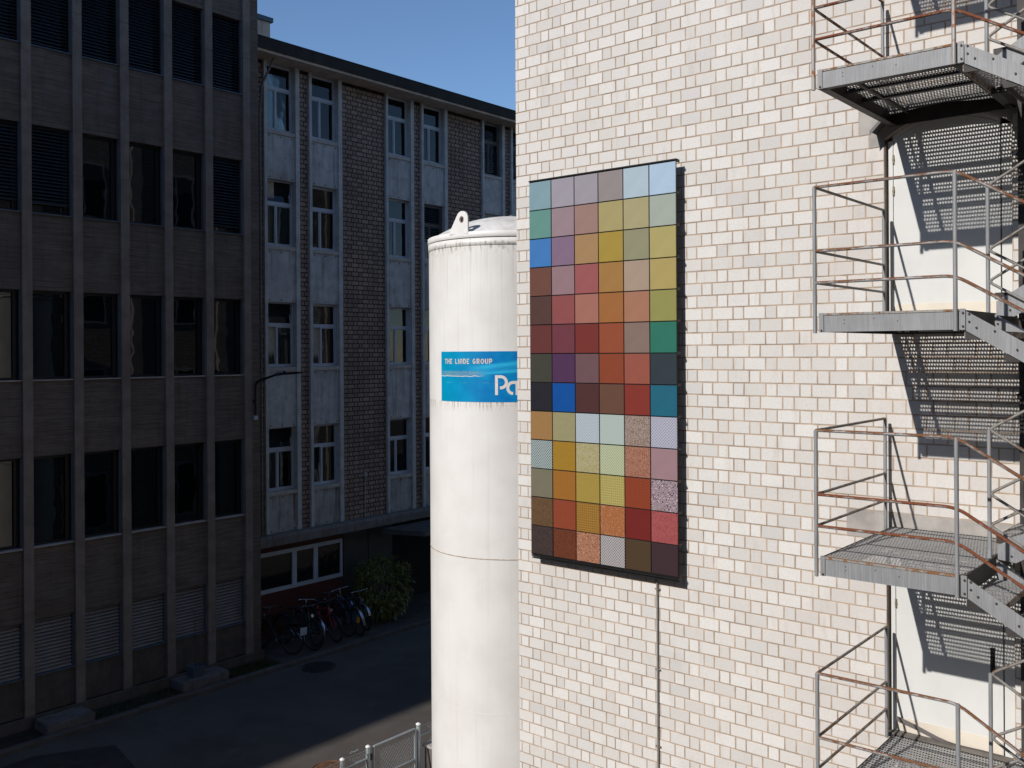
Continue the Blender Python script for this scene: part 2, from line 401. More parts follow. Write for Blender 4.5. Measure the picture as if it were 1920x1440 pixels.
# bricks of the west face
LIN = []
def snap(z): return .02+.1425*round((z-.02)/.1425)
for L in DOORS:
    ly1 = 3.55 if L > 5 else 3.70
    LIN += [(1.55, ly1, snap(L+1.90), snap(L+2.16)-.02), (3.30, 3.45, snap(L+1.90)-.1425, snap(L+1.90)-.02)]
excl = [(DY0-.0, DY1+.0, L-.02, L+2.03) for L in DOORS] + LIN
br, rg = lay_bricks(wb, 'brick', -4.0, YC, .02, ZT-.05, .26, .13, .0115, .1425, None, excl, 3, offs=.02)
emit_bricks_parent = bpy.data.objects.new('tmp', None)
_n0 = set(bpy.data.objects)
emit_bricks(wb, 'brick', br, rg, lambda y, z: (XW, y, z), 0., 300)
for o in set(bpy.data.objects)-_n0: wl_(o)
# north face (seen in reflections): brick courses in the material plus pilasters and windows
def brick_tex():
    t = NT('north_face_brick'); p = t.pos(); s = t.sep(p)
    cb = t.n.new('ShaderNodeCombineXYZ'); t.l.new(s[0], cb.inputs[0]); t.l.new(s[2], cb.inputs[1])
    b = t.n.new('ShaderNodeTexBrick'); t.l.new(cb.outputs[0], b.inputs[0]); b.inputs['Scale'].default_value = 1
    b.inputs['Brick Width'].default_value = .26; b.inputs['Row Height'].default_value = .1425; b.inputs['Mortar Size'].default_value = .008
    b.inputs['Color1'].default_value = (.40, .35, .31, 1); b.inputs['Color2'].default_value = (.33, .29, .26, 1); b.inputs['Mortar'].default_value = (.16, .13, .11, 1)
    return t.done(b.outputs[0], .9, 0, .2)
M['north'] = brick_tex()
wl_(MB().box(XW+.02, 30, YC-.012, YC+.004, 0, ZT).build('north_face', 'north', wb))
for k in range(5):
    x0 = 13.2+k*3.3
    wl_(MB().box(x0, x0+.35, YC+.004, YC+.13, 0, ZT).build('pilaster', 'lintel', wb))
    for z0 in (1.6, 5.0, 8.4, 11.8):
        f = MB().box(x0+.9, x0+2.4, YC+.004, YC+.05, z0, z0+1.9)
        f = wl_(f.build('window', 'winwhite', wb))
        for q in (0, 1):
            g = MB().box(x0+.98+q*.7, x0+1.6+q*.7, YC+.05, YC+.056, z0+.08, z0+1.82).build('pane', 'glass', f); g.matrix_parent_inverse = Matrix.Translation((-XW, -YC, 0)) if False else Matrix()
# lintels and doors
for L in DOORS:
    ly1 = 3.55 if L > 5 else 3.70
    b = MB(); ys = [DY0+(DY1-DY0)*k/14 for k in range(15)]; za, zc = snap(L+1.90)-.003, snap(L+2.16)-.008
    b.box(XW-.001, FX, DY1+.001, ly1, za, zc); b.box(XW-.001, FX, 1.55, DY0-.001, za, zc)
    b.prism([(y, arch(L, y)) for y in ys]+[(DY1, zc), (DY0, zc)], 'X', XW-.001, FX)
    b.box(XW-.001, FX, DY1+.001, 3.45, za-.1425, za-.001)
    wl_(b.build('lintel', 'lintel', wb))
    XD = XW+.075
    b = MB()
    ys = [2.246+(3.232-2.246)*k/14 for k in range(15)]
    b.prism([(2.246, L+.012)]+[(y, arch(L, y)-.05) for y in ys]+[(3.232, L+.012)], 'X', XD, XD+.04)
    d = wl_(b.build('door', 'door', wb))
    idn = Matrix()
    def sub(mb, n, m, **k):
        o = mb.build(n, m, d, **k); o.matrix_parent_inverse = idn; return o
    b = MB(); b.prism([(3.236, L+.01), (3.236, arch(L, 3.236)-.05), (3.283, arch(L, 3.283)-.03), (3.283, L+.01)], 'X', XD-.012, XD+.05)
    ys = [2.24+(3.236-2.24)*k/14 for k in range(15)]
    b.prism([(y, arch(L, y)-.045) for y in ys]+[(y, arch(L, y)-.004) for y in reversed(ys)], 'X', XD-.012, XD+.05)
    sub(b, 'door_frame', 'door')
    sub(MB().box(XD-.004, XD+.04, DY0+.004, 2.232, L+.012, arch(L, 2.18)-.03), 'side_panel', 'door')
    sub(MB().box(XD+.045, XD+.06, DY0, DY1, L, L+2.0), 'rebate', 'blackint')
    sub(MB().box(XD-.005, XD-.001, 2.252, 3.222, L+.016, L+.15), 'kick_plate', 'kick')
    sub(MB().box(XW-.03, XD+.02, DY0+.004, DY1-.004, L-.025, L+.009), 'threshold', 'ledge')
    for hz in (.35, 1.30, 1.62):
        h = MB(); h.path([(XD-.012, 3.232, L+hz-.045), (XD-.012, 3.232, L+hz+.045)], .009, 8); h.path([(XD-.012, 3.232, L+hz-.012), (XD-.012, 3.232, L+hz+.012)], .012, 8)
        sub(h, 'hinge', 'brass')
    if L < 5:
        h = MB(); h.box(XD-.012, XD-.001, 2.315, 2.355, L+.78, L+1.02); h.path([(XD-.05, 2.335, L+.93), (XD-.05, 2.335, L+.83)], .011, 8); h.path([(XD-.05, 2.335, L+.92), (XD-.001, 2.335, L+.92)], .01, 8)
        sub(h, 'handle', 'black')
        # peeling strip along the threshold
        b = MB(); n = 12
        top = []; 
        for k in range(n+1):
            y = 3.22-(3.22-2.26)*k/n; t = k/n; zc = .17*(1-t)**2.2+.012*math.sin(t*9); lift = .05*(1-t)**1.5+.012
            top += [(XD-.008-lift, y, L+.012+zc), (XD-.006-lift*.5, y, L+.012+max(0, zc-.035-.03*(1-t)))]
        b.add(top, [(2*k, 2*k+1, 2*k+3, 2*k+2) for k in range(n)])
        sub(b, 'peeling_strip', 'slat_light')
    else:
        hp = [(3.375, L+1.885), (3.205, L+2.055), (2.715, L+2.10), (2.225, L+2.055), (2.055, L+1.885)]
        b = MB(); lo = [(y, z-.008) for y, z in hp]
        b.prism(hp+lo[::-1], 'X', XW-.20, XW-.002)
        b.prism([(y, z-.008) for y, z in hp]+[(y, z-.045) for y, z in hp[::-1]], 'X', XW-.203, XW-.197)
        sub(b, 'rain_hood', 'hood')
    sub(MB().box(XW+.01, XD+.04, DY1-.014, DY1-.001, L, arch(L, 3.29)-.02), 'reveal', 'reveal_shade')  # dark brown colour puts the reveal's shade into this strip

# ------------------------------------------------------------------ steel staircase
XO = 7.95; XI = 9.72; YL = 3.265; YR = 2.13; RUN = 1.71; RISE = 1.045; SLOPE = RISE/RUN
st = thing('steel_staircase', 'galvanised steel outdoor staircase with rusty railings on the white brick wall', 'staircase', loc=(8.9, 1.5, 0))
STI = Matrix.Translation((-8.9, -1.5, 0))
def sp(o): o.matrix_parent_inverse = STI; return o
def grating(wx, wy, rowp=.057, pit=.0262, strip=.029, plank=7, base=.0):
    """punched plank grating: strips along y joined by staggered webs, solid plank edges"""
    b = MB(); x = 0; i = 0; t = .0016
    while x < wx-.01:
        s = strip+(.004 if i % plank == 0 else 0)
        x1 = min(x+s, wx)
        b.box(x, x1, 0, wy, -t, 0)
        if i % plank == 0: b.box(x+.012, x+.018, 0, wy, -.010, -t)
        o1 = min(x1+rowp-strip, wx)
        if o1 > x1+.004:
            y = (pit/2 if i % 2 else 0)
            while y < wy:
                a, c = .0045, .0072
                b.add([(x1, y-c, .0), (x1, y+c, .0), (o1, y+a, .0), (o1, y-a, .0), (x1, y-c, -t), (x1, y+c, -t), (o1, y+a, -t), (o1, y-a, -t),
                       ((x1+o1)/2, y, .002)], [(0, 1, 8), (1, 2, 8), (2, 3, 8), (3, 0, 8), (7, 6, 5, 4), (1, 0, 4, 5), (2, 1, 5, 6), (3, 2, 6, 7), (0, 3, 7, 4)])
                y += pit
        x = o1; i += 1
    return b.mesh('grating')
GX0, GX1, GY0, GY1 = 7.99, 9.775, 2.094, 3.222
gmesh = grating(GX1-GX0, GY1-GY0); gmesh.materials.append(M['grate'])
tmesh = grating(.845, .272, .052, .0262, .029, 99); tmesh.materials.append(M['grate'])
def frame_mesh():
    b = MB()
    b.box(7.984, 9.79, 3.224, 3.237, -.155, 0); b.box(7.984, 9.79, 2.080, 2.092, -.155, 0)
    b.box(9.778, 9.79, 2.094, 3.222, -.155, 0)
    b.box(7.984, 8.04, 2.094, 3.222, -.155, -.147)
    b.box(7.99, 9.775, 3.165, 3.223, -.155, -.149); b.box(7.99, 9.775, 2.094, 2.16, -.155, -.149)
    for x in (8.60, 9.0): b.box(x, x+.04, 2.094, 3.222, -.062, -.025)
    b.box(7.99, 9.775, 3.03, 3.06, -.06, -.03)
    me = b.mesh('landing_frame'); me.materials.append(M['under']); return me
def beam_mesh():
    b = MB(); b.box(7.972, 7.983, 2.10, 3.215, -.155, -.013)
    me = b.mesh('edge_beam'); me.materials.append(M['beam']); return me
def lip_mesh():
    b = MB(); b.box(7.966, 8.0, 2.10, 3.215, -.012, .006)
    me = b.mesh('edge_lip'); me.materials.append(M['lip']); return me
def brk_mesh():
    b = MB(); b.box(7.962, 7.972, 0, .032, -.158, .008); b.box(7.962, 8.0, .032, .04, -.158, .008)
    me = b.mesh('bracket'); me.materials.append(M['beam']); return me
FM, BM, LM, KM = frame_mesh(), beam_mesh(), lip_mesh(), brk_mesh()
b = MB(); b.disc((0, 0, 0), (-1, 0, 0), .0085, 8, .009); BOLT = b.mesh('bolt'); BOLT.materials.append(M['bolt'])
b = MB(); b.disc((0, 0, 0), (-1, 0, 0), .0045, 8, .0012); HOLE = b.mesh('bolt_hole'); HOLE.materials.append(M['blackint'])
def landing(Lz, dy=0, right=False):
    fr = sp(link('landing_frame', FM, None, st, (0, dy, Lz)))
    def ch(n, me, loc): 
        o = link(n, me, None, fr, loc); return o
    ch('edge_beam', BM, (0, 0, 0)); ch('edge_lip', LM, (0, 0, 0)); ch('grating', gmesh, (GX0, GY0, -.004))
    ch('bracket', KM, (0, 3.196, 0)); ch('bracket', KM, (0, 2.062, 0))
    for y, z in ((3.212, -.142), (2.078, -.025), (2.078, -.13)): ch('bolt', BOLT, (7.962, y, z))
    for y, z in ((3.02, -.055), (3.02, -.085), (2.77, -.05), (2.58, -.075)): ch('bolt_hole', HOLE, (7.9718, y, z))
RZ = (1.09, .54, .268)
def stringer(Lz, x0, up, fn, outer):
    s = 1 if up else -1; y0, y1 = 2.058, 2.058-RUN
    zt = -.012 if not up else .10
    b = MB(); b.prism([(y0, zt), (y1, zt+s*RISE), (y1, zt+s*RISE-.155), (y0, zt-.155)] if not up else [(y0, zt), (y1, zt+RISE), (y1, zt+RISE-.155), (y0-.14, zt-.155+.02), (y0, zt-.12)], 'X', x0, x0+.008)
    o = sp(b.build('stringer', 'beam', st, loc=(0, 0, Lz)))
    pts = [(2.035, -.035), (2.035, -.095)] + [(1.95-k*.285, -.012-(2.058-1.95+k*.285)*SLOPE-(.07 if k == 0 else .10)) for k in range(0)]
    if outer and not up:
        for i in range(5):
            yc = 2.058-.285*i
            pts += [(yc-.075, -.012-(.075+.285*i)*SLOPE-.085), (yc-.205, -.012-(.205+.285*i)*SLOPE-.035)]
    for (y, z) in (pts if not up else [(1.95, .02), (1.80, .06)]): link('bolt', BOLT, None, o, (x0, y, z))
    return o
def treads(Lz, x0, up):
    for i in range(1, 6):
        z = Lz+(RISE/6*i if up else -RISE/6*i); y1 = 2.075-.285*(i-1)
        t = sp(link('tread', tmesh, None, st, (x0, y1-.278, z)))
        b = MB(); b.box(0, .845, -.006, 0, -.05, -.001); b.box(0, .845, .272, .278, -.05, -.001); q_ = MB(); q_.box(0, .006, 0, .272, -.06, -.005); q_.build('tread_bracket', 'under', t); q_ = MB(); q_.box(.839, .845, 0, .272, -.06, -.005); q_.build('tread_bracket', 'under', t)
        o = b.build('tread_edge', 'lip' if i % 2 else 'under', t)
def pipe(pts, r, mat, name='rail', rad=.09): sp(MB().path(rounded(pts, rad) if rad else pts, r, 10).build(name, mat, st))
def post(x, y, z0, z1, mat='galv', r=.0168): sp(MB().path([(x, y, z0), (x, y, z1)], r, 12).build('post', mat, st))
for li, L in enumerate(LV):
    rusty = li == 1
    landing(L); landing(L-RISE, -2.868, True) if li < 5 else None
    # railing posts
    post(XO, YL, L-.165, L+1.09, 'galv_orange' if rusty else 'galv')
    post(XO, YR, L-.165, L+1.09, 'galv_orange' if rusty else 'galv')
    post(8.88, YR-.015, L-.15, L+1.09)
    post(XI, YL+.01, L-.02, L+1.09)
    for q, hz in enumerate(RZ):
        rm = 'galv_rust' if (rusty or (li == 3 and q > 0)) else 'galv_top'
        z = L+hz
        pipe([(XO, YL, z), (XO, YR, z), (XO, YR-RUN, z-RISE), (XO, YR-RUN-1.1, z-RISE)], .0135, rm, 'handrail' if q == 0 else 'rail')
        pipe([(XO, YL, z), (XI, YL+.01, z)], .0125, 'galv_rust' if rusty else 'galv_dull', 'side_rail', 0)
        # rails of the middle: one folded pipe going up along the inner flight and down along the outer one
        pipe([(8.88, YR-.015-1.5, z+1.5*SLOPE), (8.88, YR-.015, z), (8.88, YR-.015-1.5, z-1.5*SLOPE)], .0125, 'galv_dull', 'folded_rail', .05)
    # outer flight going down, inner flight going up
    if li < 5:
        stringer(L, 7.972, False, None, True); stringer(L, 8.855, False, None, False); treads(L, 7.985, False)
    stringer(L, 8.905, True, None, True); stringer(L, 9.765, True, None, False); treads(L, 8.916, True)
for z0 in (0,): 
    sp(MB().box(9.66, 9.76, 1.945, 2.045, 0, 13.2).build('column', 'under', st)); sp(MB().box(7.99, 8.09, -.9, -.8, 0, 13.2).build('column', 'under', st))
sp(MB().box(9.66, 9.76, -.9, -.8, 0, 13.2).build('column', 'under', st))
for z in (4.9, 9.1, 6.9, 2.7): sp(MB().box(9.64, XW+.006, 1.93, 2.06, z, z+.05).build('column_clamp', 'under', st))

# ------------------------------------------------------------------ tile panel
PX = 9.66; TP = .3650; TH = .3715; PY1 = 7.803; PZ1 = 9.565
tp = thing('tile_panel', 'tall wall panel of seventy-eight coloured square tiles on black rails', 'tile panel', loc=(9.75, 6.7, 4.7))
TPI = Matrix.Translation((-9.75, -6.7, -4.7))
def tpp(o): o.matrix_parent_inverse = TPI; return o
COL = [
 [(133,164,174),(166,160,171),(160,154,163),(151,143,141),(180,199,210),(178,202,224)],
 [(104,152,143),(158,136,143),(160,128,120),(172,160,108),(173,165,123),(168,177,166)],
 [(70,128,192),(133,108,132),(170,135,95),(170,145,62),(150,148,118),(178,166,105)],
 [(114,77,66),(150,121,127),(158,87,88),(165,122,65),(173,151,133),(178,160,98)],
 [(90,65,60),(146,80,80),(168,112,98),(165,108,62),(171,122,98),(150,148,84)],
 [(103,53,50),(114,59,70),(120,47,41),(150,76,48),(139,117,108),(44,118,98)],
 [(66,66,56),(84,55,88),(112,84,88),(142,70,46),(153,84,68),(49,61,68)],
 [(41,41,48),(3,80,158),(82,50,50),(104,70,54),(134,51,40),(20,100,124)],
 [('weave',(186,145,92),(128,92,52)),('plain2',(158,152,114)),('lattice',(186,198,205),(160,172,180)),('lattice',(184,198,192),(166,180,172)),('speck',(176,160,150),(122,98,88)),('lattice',(190,193,208),(145,142,160))],
 [('lattice',(178,190,190),(84,102,98)),('plain2',(164,126,44)),('speck',(184,178,150),(160,148,84)),('lattice',(190,200,180),(162,164,104)),('speck',(182,134,112),(136,86,68)),(161,129,134)],
 [(122,118,98),('plain2',(160,107,46)),('plain2',(168,145,72)),('grid',(186,174,112),(160,146,74)),('lattice',(156,70,38),(112,44,26)),('maze',(206,186,194),(58,36,46))],
 [('speck',(116,88,60),(84,62,40)),('plain2',(143,68,43)),('grid',(168,126,60),(134,98,42)),('terrazzo',(166,104,62),(214,186,164)),(117,37,33),('speck',(178,98,98),(150,68,70))],
 [('speck',(78,64,62),(50,40,38)),('maze',(122,70,48),(88,44,30)),('maze',(200,150,120),(124,64,42)),('lattice',(186,186,190),(128,112,102)),('weave',(92,72,50),(66,52,36)),('lattice',(76,56,60),(50,36,40))]]
K = 1.24
def alb(c): return tuple(v/K for v in lin(c))
def tile_mat(spec, r, c):
    t = NT('tile_glaze'); o = t.obj()
    kind = spec[0] if isinstance(spec[0], str) else 'plain'
    if kind == 'plain': base = alb(spec); col = t.mix(t.ramp(t.noise(o, 5, 3), .3, .7, 0, .5), tuple(v*.95 for v in base), tuple(v*1.05 for v in base))
    elif kind == 'plain2': base = alb(spec[1]); s_ = t.sep(o); col = t.mix(t.ramp(t.noise(o, 130, 1), .4, .6), tuple(v*.88 for v in base), tuple(v*1.08 for v in base))
    else:
        a, b_ = alb(spec[1]), alb(spec[2]); s_ = t.sep(o); y, z = s_[1], s_[2]
        if kind in ('lattice', 'weave'):
            q = 2*math.pi/(.036 if kind == 'lattice' else .024)
            u1 = t.math('SINE', t.math('MULTIPLY', t.math('ADD', y, z), q)); u2 = t.math('SINE', t.math('MULTIPLY', t.math('SUBTRACT', y, z), q))
            f = t.ramp(t.math('MAXIMUM', u1, u2), .30, .62) if kind == 'lattice' else t.ramp(t.math('ADD', u1, t.math('MULTIPLY', u2, .5)), -.3, .5)
        elif kind == 'grid':
            q = 2*math.pi/.030
            f = t.ramp(t.math('MAXIMUM', t.math('SINE', t.math('MULTIPLY', t.math('ADD', y, t.math('MULTIPLY', t.noise(o, 30, 0), .012)), q)), t.math('SINE', t.math('MULTIPLY', z, q))), .2, .8)
        elif kind == 'maze':
            n = t.noise(o, 20, 0, .5); f = t.ramp(t.math('SINE', t.math('MULTIPLY', n, 60.)), -.25, .25)
        elif kind == 'terrazzo':
            v = t.n.new('ShaderNodeTexVoronoi'); v.inputs['Scale'].default_value = 62; t.l.new(o, v.inputs['Vector'])
            f = t.math('ADD', t.ramp(v.outputs['Distance'], .20, .30), t.ramp(t.noise(o, 60, 2), .42, .36, 0, .0), clamp=True)
            f = t.math('MAXIMUM', f, t.ramp(t.sep(v.outputs['Color'])[0], .62, .5))
        else: f = t.ramp(t.noise(o, 110, 1), .40, .60)
        col = t.mix(f, b_, a)
    rr = random.Random(r*7+c).uniform(.36, .55)
    return t.done(col, rr, 0, .32)
b = MB()
for r in range(14):
    z = PZ1-r*TH
    b.box(PX+.014, PX+.045, PY1-6*TP-.002, PY1+.004, z-.012, z+.008)
for y in (PY1-.30, PY1-3*TP, PY1-6*TP+.30): b.box(PX+.045, XW-.004, y-.03, y+.03, PZ1-13*TH-.02, PZ1+.02)
b.box(PX+.0125, PX+.0138, PY1-6*TP, PY1-.002, PZ1-13*TH, PZ1)  # black sheet added behind the tiles to keep light out of the gaps
tpp(b.build('rail_frame', 'black', tp))
tpp(MB().box(PX-.004, PX+.05, PY1-6*TP-.004, PY1+.002, PZ1+.010, PZ1+.024).build('top_rail', 'black', tp))
for z, x in ((PZ1-13*TH-.022, PX-.003), (PZ1-13*TH-.052, PX+.012)): tpp(MB().box(x, PX+.05, PY1-6*TP-.004, PY1-.01, z-.010, z+.006).build('bottom_rail', 'black', tp))
tb = bmesh.new(); bmesh.ops.create_cube(tb, size=1); bmesh.ops.scale(tb, vec=(.012, TP-.013, TH-.013), verts=tb.verts)
bmesh.ops.bevel(tb, geom=tb.edges[:], offset=.0015, segments=1, affect='EDGES')
for r in range(13):
    for c in range(6):
        me = bpy.data.meshes.new('tile'); tb.to_mesh(me); me.materials.append(tile_mat(COL[r][c], r, c))
        o = tpp(link('tile', me, None, tp, (PX+.006+random.uniform(-.0008, .0008), PY1-(c+.5)*TP, PZ1-(r+.5)*TH))); o.rotation_euler = (0, random.uniform(-.003, .003), random.uniform(-.003, .003))
cb = MB(); cb.box(-.012, .05, -.004, 0, -.012, .022); cb.path([(.0, -.012, -.012), (.0, -.012, .02)], .0035, 6); cb.box(-.004, .004, -.012, -.004, -.004, .004)
CL = cb.mesh('clip'); CL.materials.append(M['bolt'])
for r in range(14): tpp(link('clip', CL, None, tp, (PX+.02, PY1-6*TP-.004, PZ1-r*TH-.004)))
# conduit below the panel
cd = thing('conduit_pipe', 'thin grey conduit pipe running down the wall from the tile panel', 'pipe', loc=(9.8, 5.985, 0))
o = MB().path([(0, 0, .1), (0, 0, 4.70)], .0115, 10).build('pipe', 'galv_dull', cd)
for z in (4.52, 3.56, 2.64, 1.7):
    b = MB(); b.path([(0, 0, z-.012), (0, 0, z+.012)], .0175, 10); b.box(.0, .02, -.035, .035, z-.006, z+.006); b.path([(-.012, -.028, z), (.012, -.028, z)], .006, 6)
    b.build('clamp', 'galv_dull', cd)

# ------------------------------------------------------------------ white tank
TX, TY, TR = 11.693, 9.867, 1.28; A0 = math.atan2(-TY, -TX)
tk = thing('storage_tank', 'tall white cylindrical gas tank with blue sign beside the brick building', 'tank', loc=(TX, TY, 0))
b = MB(); b.lathe(0, 0, [(TR, .35), (TR, 8.945)], 128); b.lathe(0, 0, [(TR-.2, .35), (TR, .35)], 128); b.build('shell', 'tank', tk)
b = MB(); b.lathe(0, 0, [(TR+.001, 8.945), (TR+.010, 8.95), (TR+.010, 9.055), (TR-.02, 9.056)], 128); b.build('upper_band', 'tank', tk)
b = MB(); b.lathe(0, 0, [(TR-.01, 9.068), (TR+.014, 9.068), (TR+.016, 9.07), (TR+.016, 9.150), (TR+.010, 9.156), (TR-.05, 9.156)], 128); b.build('rim', 'tankw', tk)
b = MB(); b.lathe(0, 0, [((TR-.03)*k/14, 9.145+.37*(1-(k/14)**2.2)) for k in range(14, -1, -1)], 128); b.build('dome', 'domew', tk)
b = MB(); b.lathe(0, 0, [(TR-.004, 4.290), (TR+.0045, 4.292), (TR+.0045, 4.300), (TR-.004, 4.302)], 128); b.build('weld_seam', 'rustline', tk)
for z in (2.0, 6.58): b = MB(); b.lathe(0, 0, [(TR-.004, z-.006), (TR+.0012, z-.003), (TR+.0012, z+.003), (TR-.004, z+.006)], 128); b.build('weld_seam', 'seamw', tk)
def lug(da, mirror=1):
    a = A0+da; c = Vector(((TR-.012)*math.cos(a), (TR-.012)*math.sin(a), 9.13)); tdir = Vector((-math.sin(a), math.cos(a), 0))*mirror; n = Vector((math.cos(a), math.sin(a), 0))
    out = []
    prof = [(-.20, 0), (-.19, .04)] + [(.045+.105*math.cos(R(t)), .235+.105*math.sin(R(t))) for t in range(150, -1, -15)] + [(.15, 0)]
    cx_, cz_ = .035, .215; hole = [(cx_+.032*math.cos(R(t)), cz_+.042*math.sin(R(t))) for t in range(0, 360, 30)]
    bm = bmesh.new()
    ov = [bm.verts.new(c+tdir*p[0]+Vector((0, 0, p[1]))) for p in prof]; hv = [bm.verts.new(c+tdir*p[0]+Vector((0, 0, p[1]))) for p in hole]
    es = [bm.edges.new((ov[i], ov[(i+1) % len(ov)])) for i in range(len(ov))]+[bm.edges.new((hv[i], hv[(i+1) % len(hv)])) for i in range(len(hv))]
    bmesh.ops.triangle_fill(bm, use_beauty=True, edges=es)
    g = bmesh.ops.extrude_face_region(bm, geom=bm.faces[:]); bmesh.ops.translate(bm, vec=n*.028, verts=[e for e in g['geom'] if isinstance(e, bmesh.types.BMVert)])
    bmesh.ops.recalc_face_normals(bm, faces=bm.faces[:]); me = bpy.data.meshes.new('lifting_lug'); bm.to_mesh(me); bm.free()
    o = link('lifting_lug', me, 'tankw', tk)
    hp = [c+tdir*p[0]+Vector((0, 0, p[1]))+n*.029 for p in [(cx_+.036*math.cos(R(t)), cz_+.046*math.sin(R(t))) for t in range(0, 360, 30)]]
    MB().path(hp, .006, 6, True).build('rusty_hole_edge', 'rustline', o)
lug(-.60); lug(-.60+math.pi)
b = MB(); b.path([(0, 0, 0), (0, 0, .045)], .05, 12); b.path([(0, 0, .045), (0, 0, .06)], .03, 12); b.build('vent_fitting', 'chrome', tk, loc=(.05, -.02, 9.505))
# sign wrapped round the shell
def sign_mat():
    t = NT('sign_print'); s = t.sep(t.uv()); u, v = s[0], s[1]
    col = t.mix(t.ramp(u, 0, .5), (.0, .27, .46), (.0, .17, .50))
    col = t.mix(t.ramp(t.noise(t.scale(t.uv(), (6, 2.5, 1)), 1.1, 3), .38, .68, 0, .55), col, (.0, .33, .60))
    def streak(c0, k, wd, amt, u0):
        c = t.math('ADD', c0, t.math('MULTIPLY', t.math('SUBTRACT', u, .25), k)); d = t.math('ABSOLUTE', t.math('SUBTRACT', v, c))
        return t.math('MULTIPLY', t.ramp(d, wd, 0.), t.math('MULTIPLY', t.ramp(u, u0, u0+.22), amt))
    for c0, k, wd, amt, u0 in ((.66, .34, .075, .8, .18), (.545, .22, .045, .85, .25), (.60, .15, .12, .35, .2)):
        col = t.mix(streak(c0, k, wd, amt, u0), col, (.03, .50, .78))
    # scuffed patch where the print has rubbed off
    c = t.math('SUBTRACT', t.math('ABSOLUTE', t.math('SUBTRACT', u, .17)), 0.); d = t.math('ABSOLUTE', t.math('SUBTRACT', v, .56))
    m = t.math('MULTIPLY', t.ramp(d, .065, .03), t.ramp(c, .22, .10)); m = t.math('MULTIPLY', m, t.ramp(t.noise(t.scale(t.uv(), (14, 30, 1)), 3, 5, .7), .42, .6))
    col = t.mix(t.math('MULTIPLY', m, .8), col, (.33, .34, .30))
    vv = t.math('ADD', v, t.math('MULTIPLY', t.noise(t.scale(t.uv(), (18, 1, 1)), 1.5, 4), .05))
    line = t.math('MULTIPLY', t.ramp(t.math('ABSOLUTE', t.math('SUBTRACT', vv, .535)), .010, .002), t.ramp(u, .36, .28))
    col = t.mix(line, col, (.72, .68, .58))
    line = t.math('MULTIPLY', t.ramp(t.math('ABSOLUTE', t.math('SUBTRACT', vv, .40)), .006, .001), t.ramp(t.noise(t.scale(t.uv(), (8, 3, 1)), 2, 2), .5, .6))
    col = t.mix(t.math('MULTIPLY', line, .4), col, (.25, .5, .62))
    return t.done(col, .35, 0, .4)
SA0, SA1, SZ0, SZ1 = A0-.943, A0+.93, 6.622, 7.372
n = 60; b = MB(); vs = []
for k in range(n+1):
    a = SA0+(SA1-SA0)*k/n
    for (rr, z) in ((TR+.001, SZ0), (TR+.004, SZ0), (TR+.004, SZ1), (TR+.001, SZ1)): vs.append((rr*math.cos(a), rr*math.sin(a), z))
fs = [(4*k+j, 4*k+4+j, 4*k+5+j, 4*k+1+j) for k in range(n) for j in range(3)]
b.add(vs, fs, False)
me = b.mesh('sign'); uvl = me.uv_layers.new(name='UVMap')
for p in me.polygons:
    for li_ in p.loop_indices:
        vi = me.loops[li_].vertex_index; uvl.data[li_].uv = ((vi//4)/n, 1.0 if vi % 4 >= 2 else 0.0)
M['sign'] = sign_mat(); sg = link('sign', me, 'sign', tk)
M['letter'] = plain('letter_white', (.68, .56, .47), .6, .1, 30, .1); M['letter2'] = plain('letter_big', (.76, .70, .65), .6, .06, 30, .1)
def strokes(lines, th, name, mat, r0):
    """lines: polylines in (arc metres from tank front, z); drawn as raised strips on the shell"""
    b = MB()
    for i, ln in enumerate(lines):
        pts = [Vector((p[0], p[1])) for p in ln]; L_, R_ = [], []
        # subdivide long straight pieces so that they follow the curve
        q = [pts[0]]
        for p in pts[1:]:
            m = max(1, int((p-q[-1]).length/.03)); s0 = q[-1].copy()
            for k in range(1, m+1): q.append(s0+(p-s0)*k/m)
        pts = q
        for k, p in enumerate(pts):
            d = (pts[min(k+1, len(pts)-1)]-pts[max(k-1, 0)]).normalized(); nn = Vector((-d.y, d.x))
            sc = 1.0
            if 0 < k < len(pts)-1:
                d1 = (pts[k+1]-pts[k]).normalized(); sc = 1/max(.6, abs(d1.dot(d)))
            L_.append(p+nn*th/2*sc); R_.append(p-nn*th/2*sc)
        rr = TR+r0+i*.00025
        def W(p): a = A0+p.x/TR; return (rr*math.cos(a), rr*math.sin(a), p.y)
        m = len(pts); b.add([W(p) for p in L_]+[W(p) for p in R_], [(k, k+1, m+k+1, m+k) for k in range(m-1)])
    b.build(name, mat, sg)
def arc(cx, cz, rx, rz, a0, a1, n=12): return [(cx+rx*math.cos(R(a0+(a1-a0)*k/n)), cz+rz*math.sin(R(a0+(a1-a0)*k/n))) for k in range(n+1)]
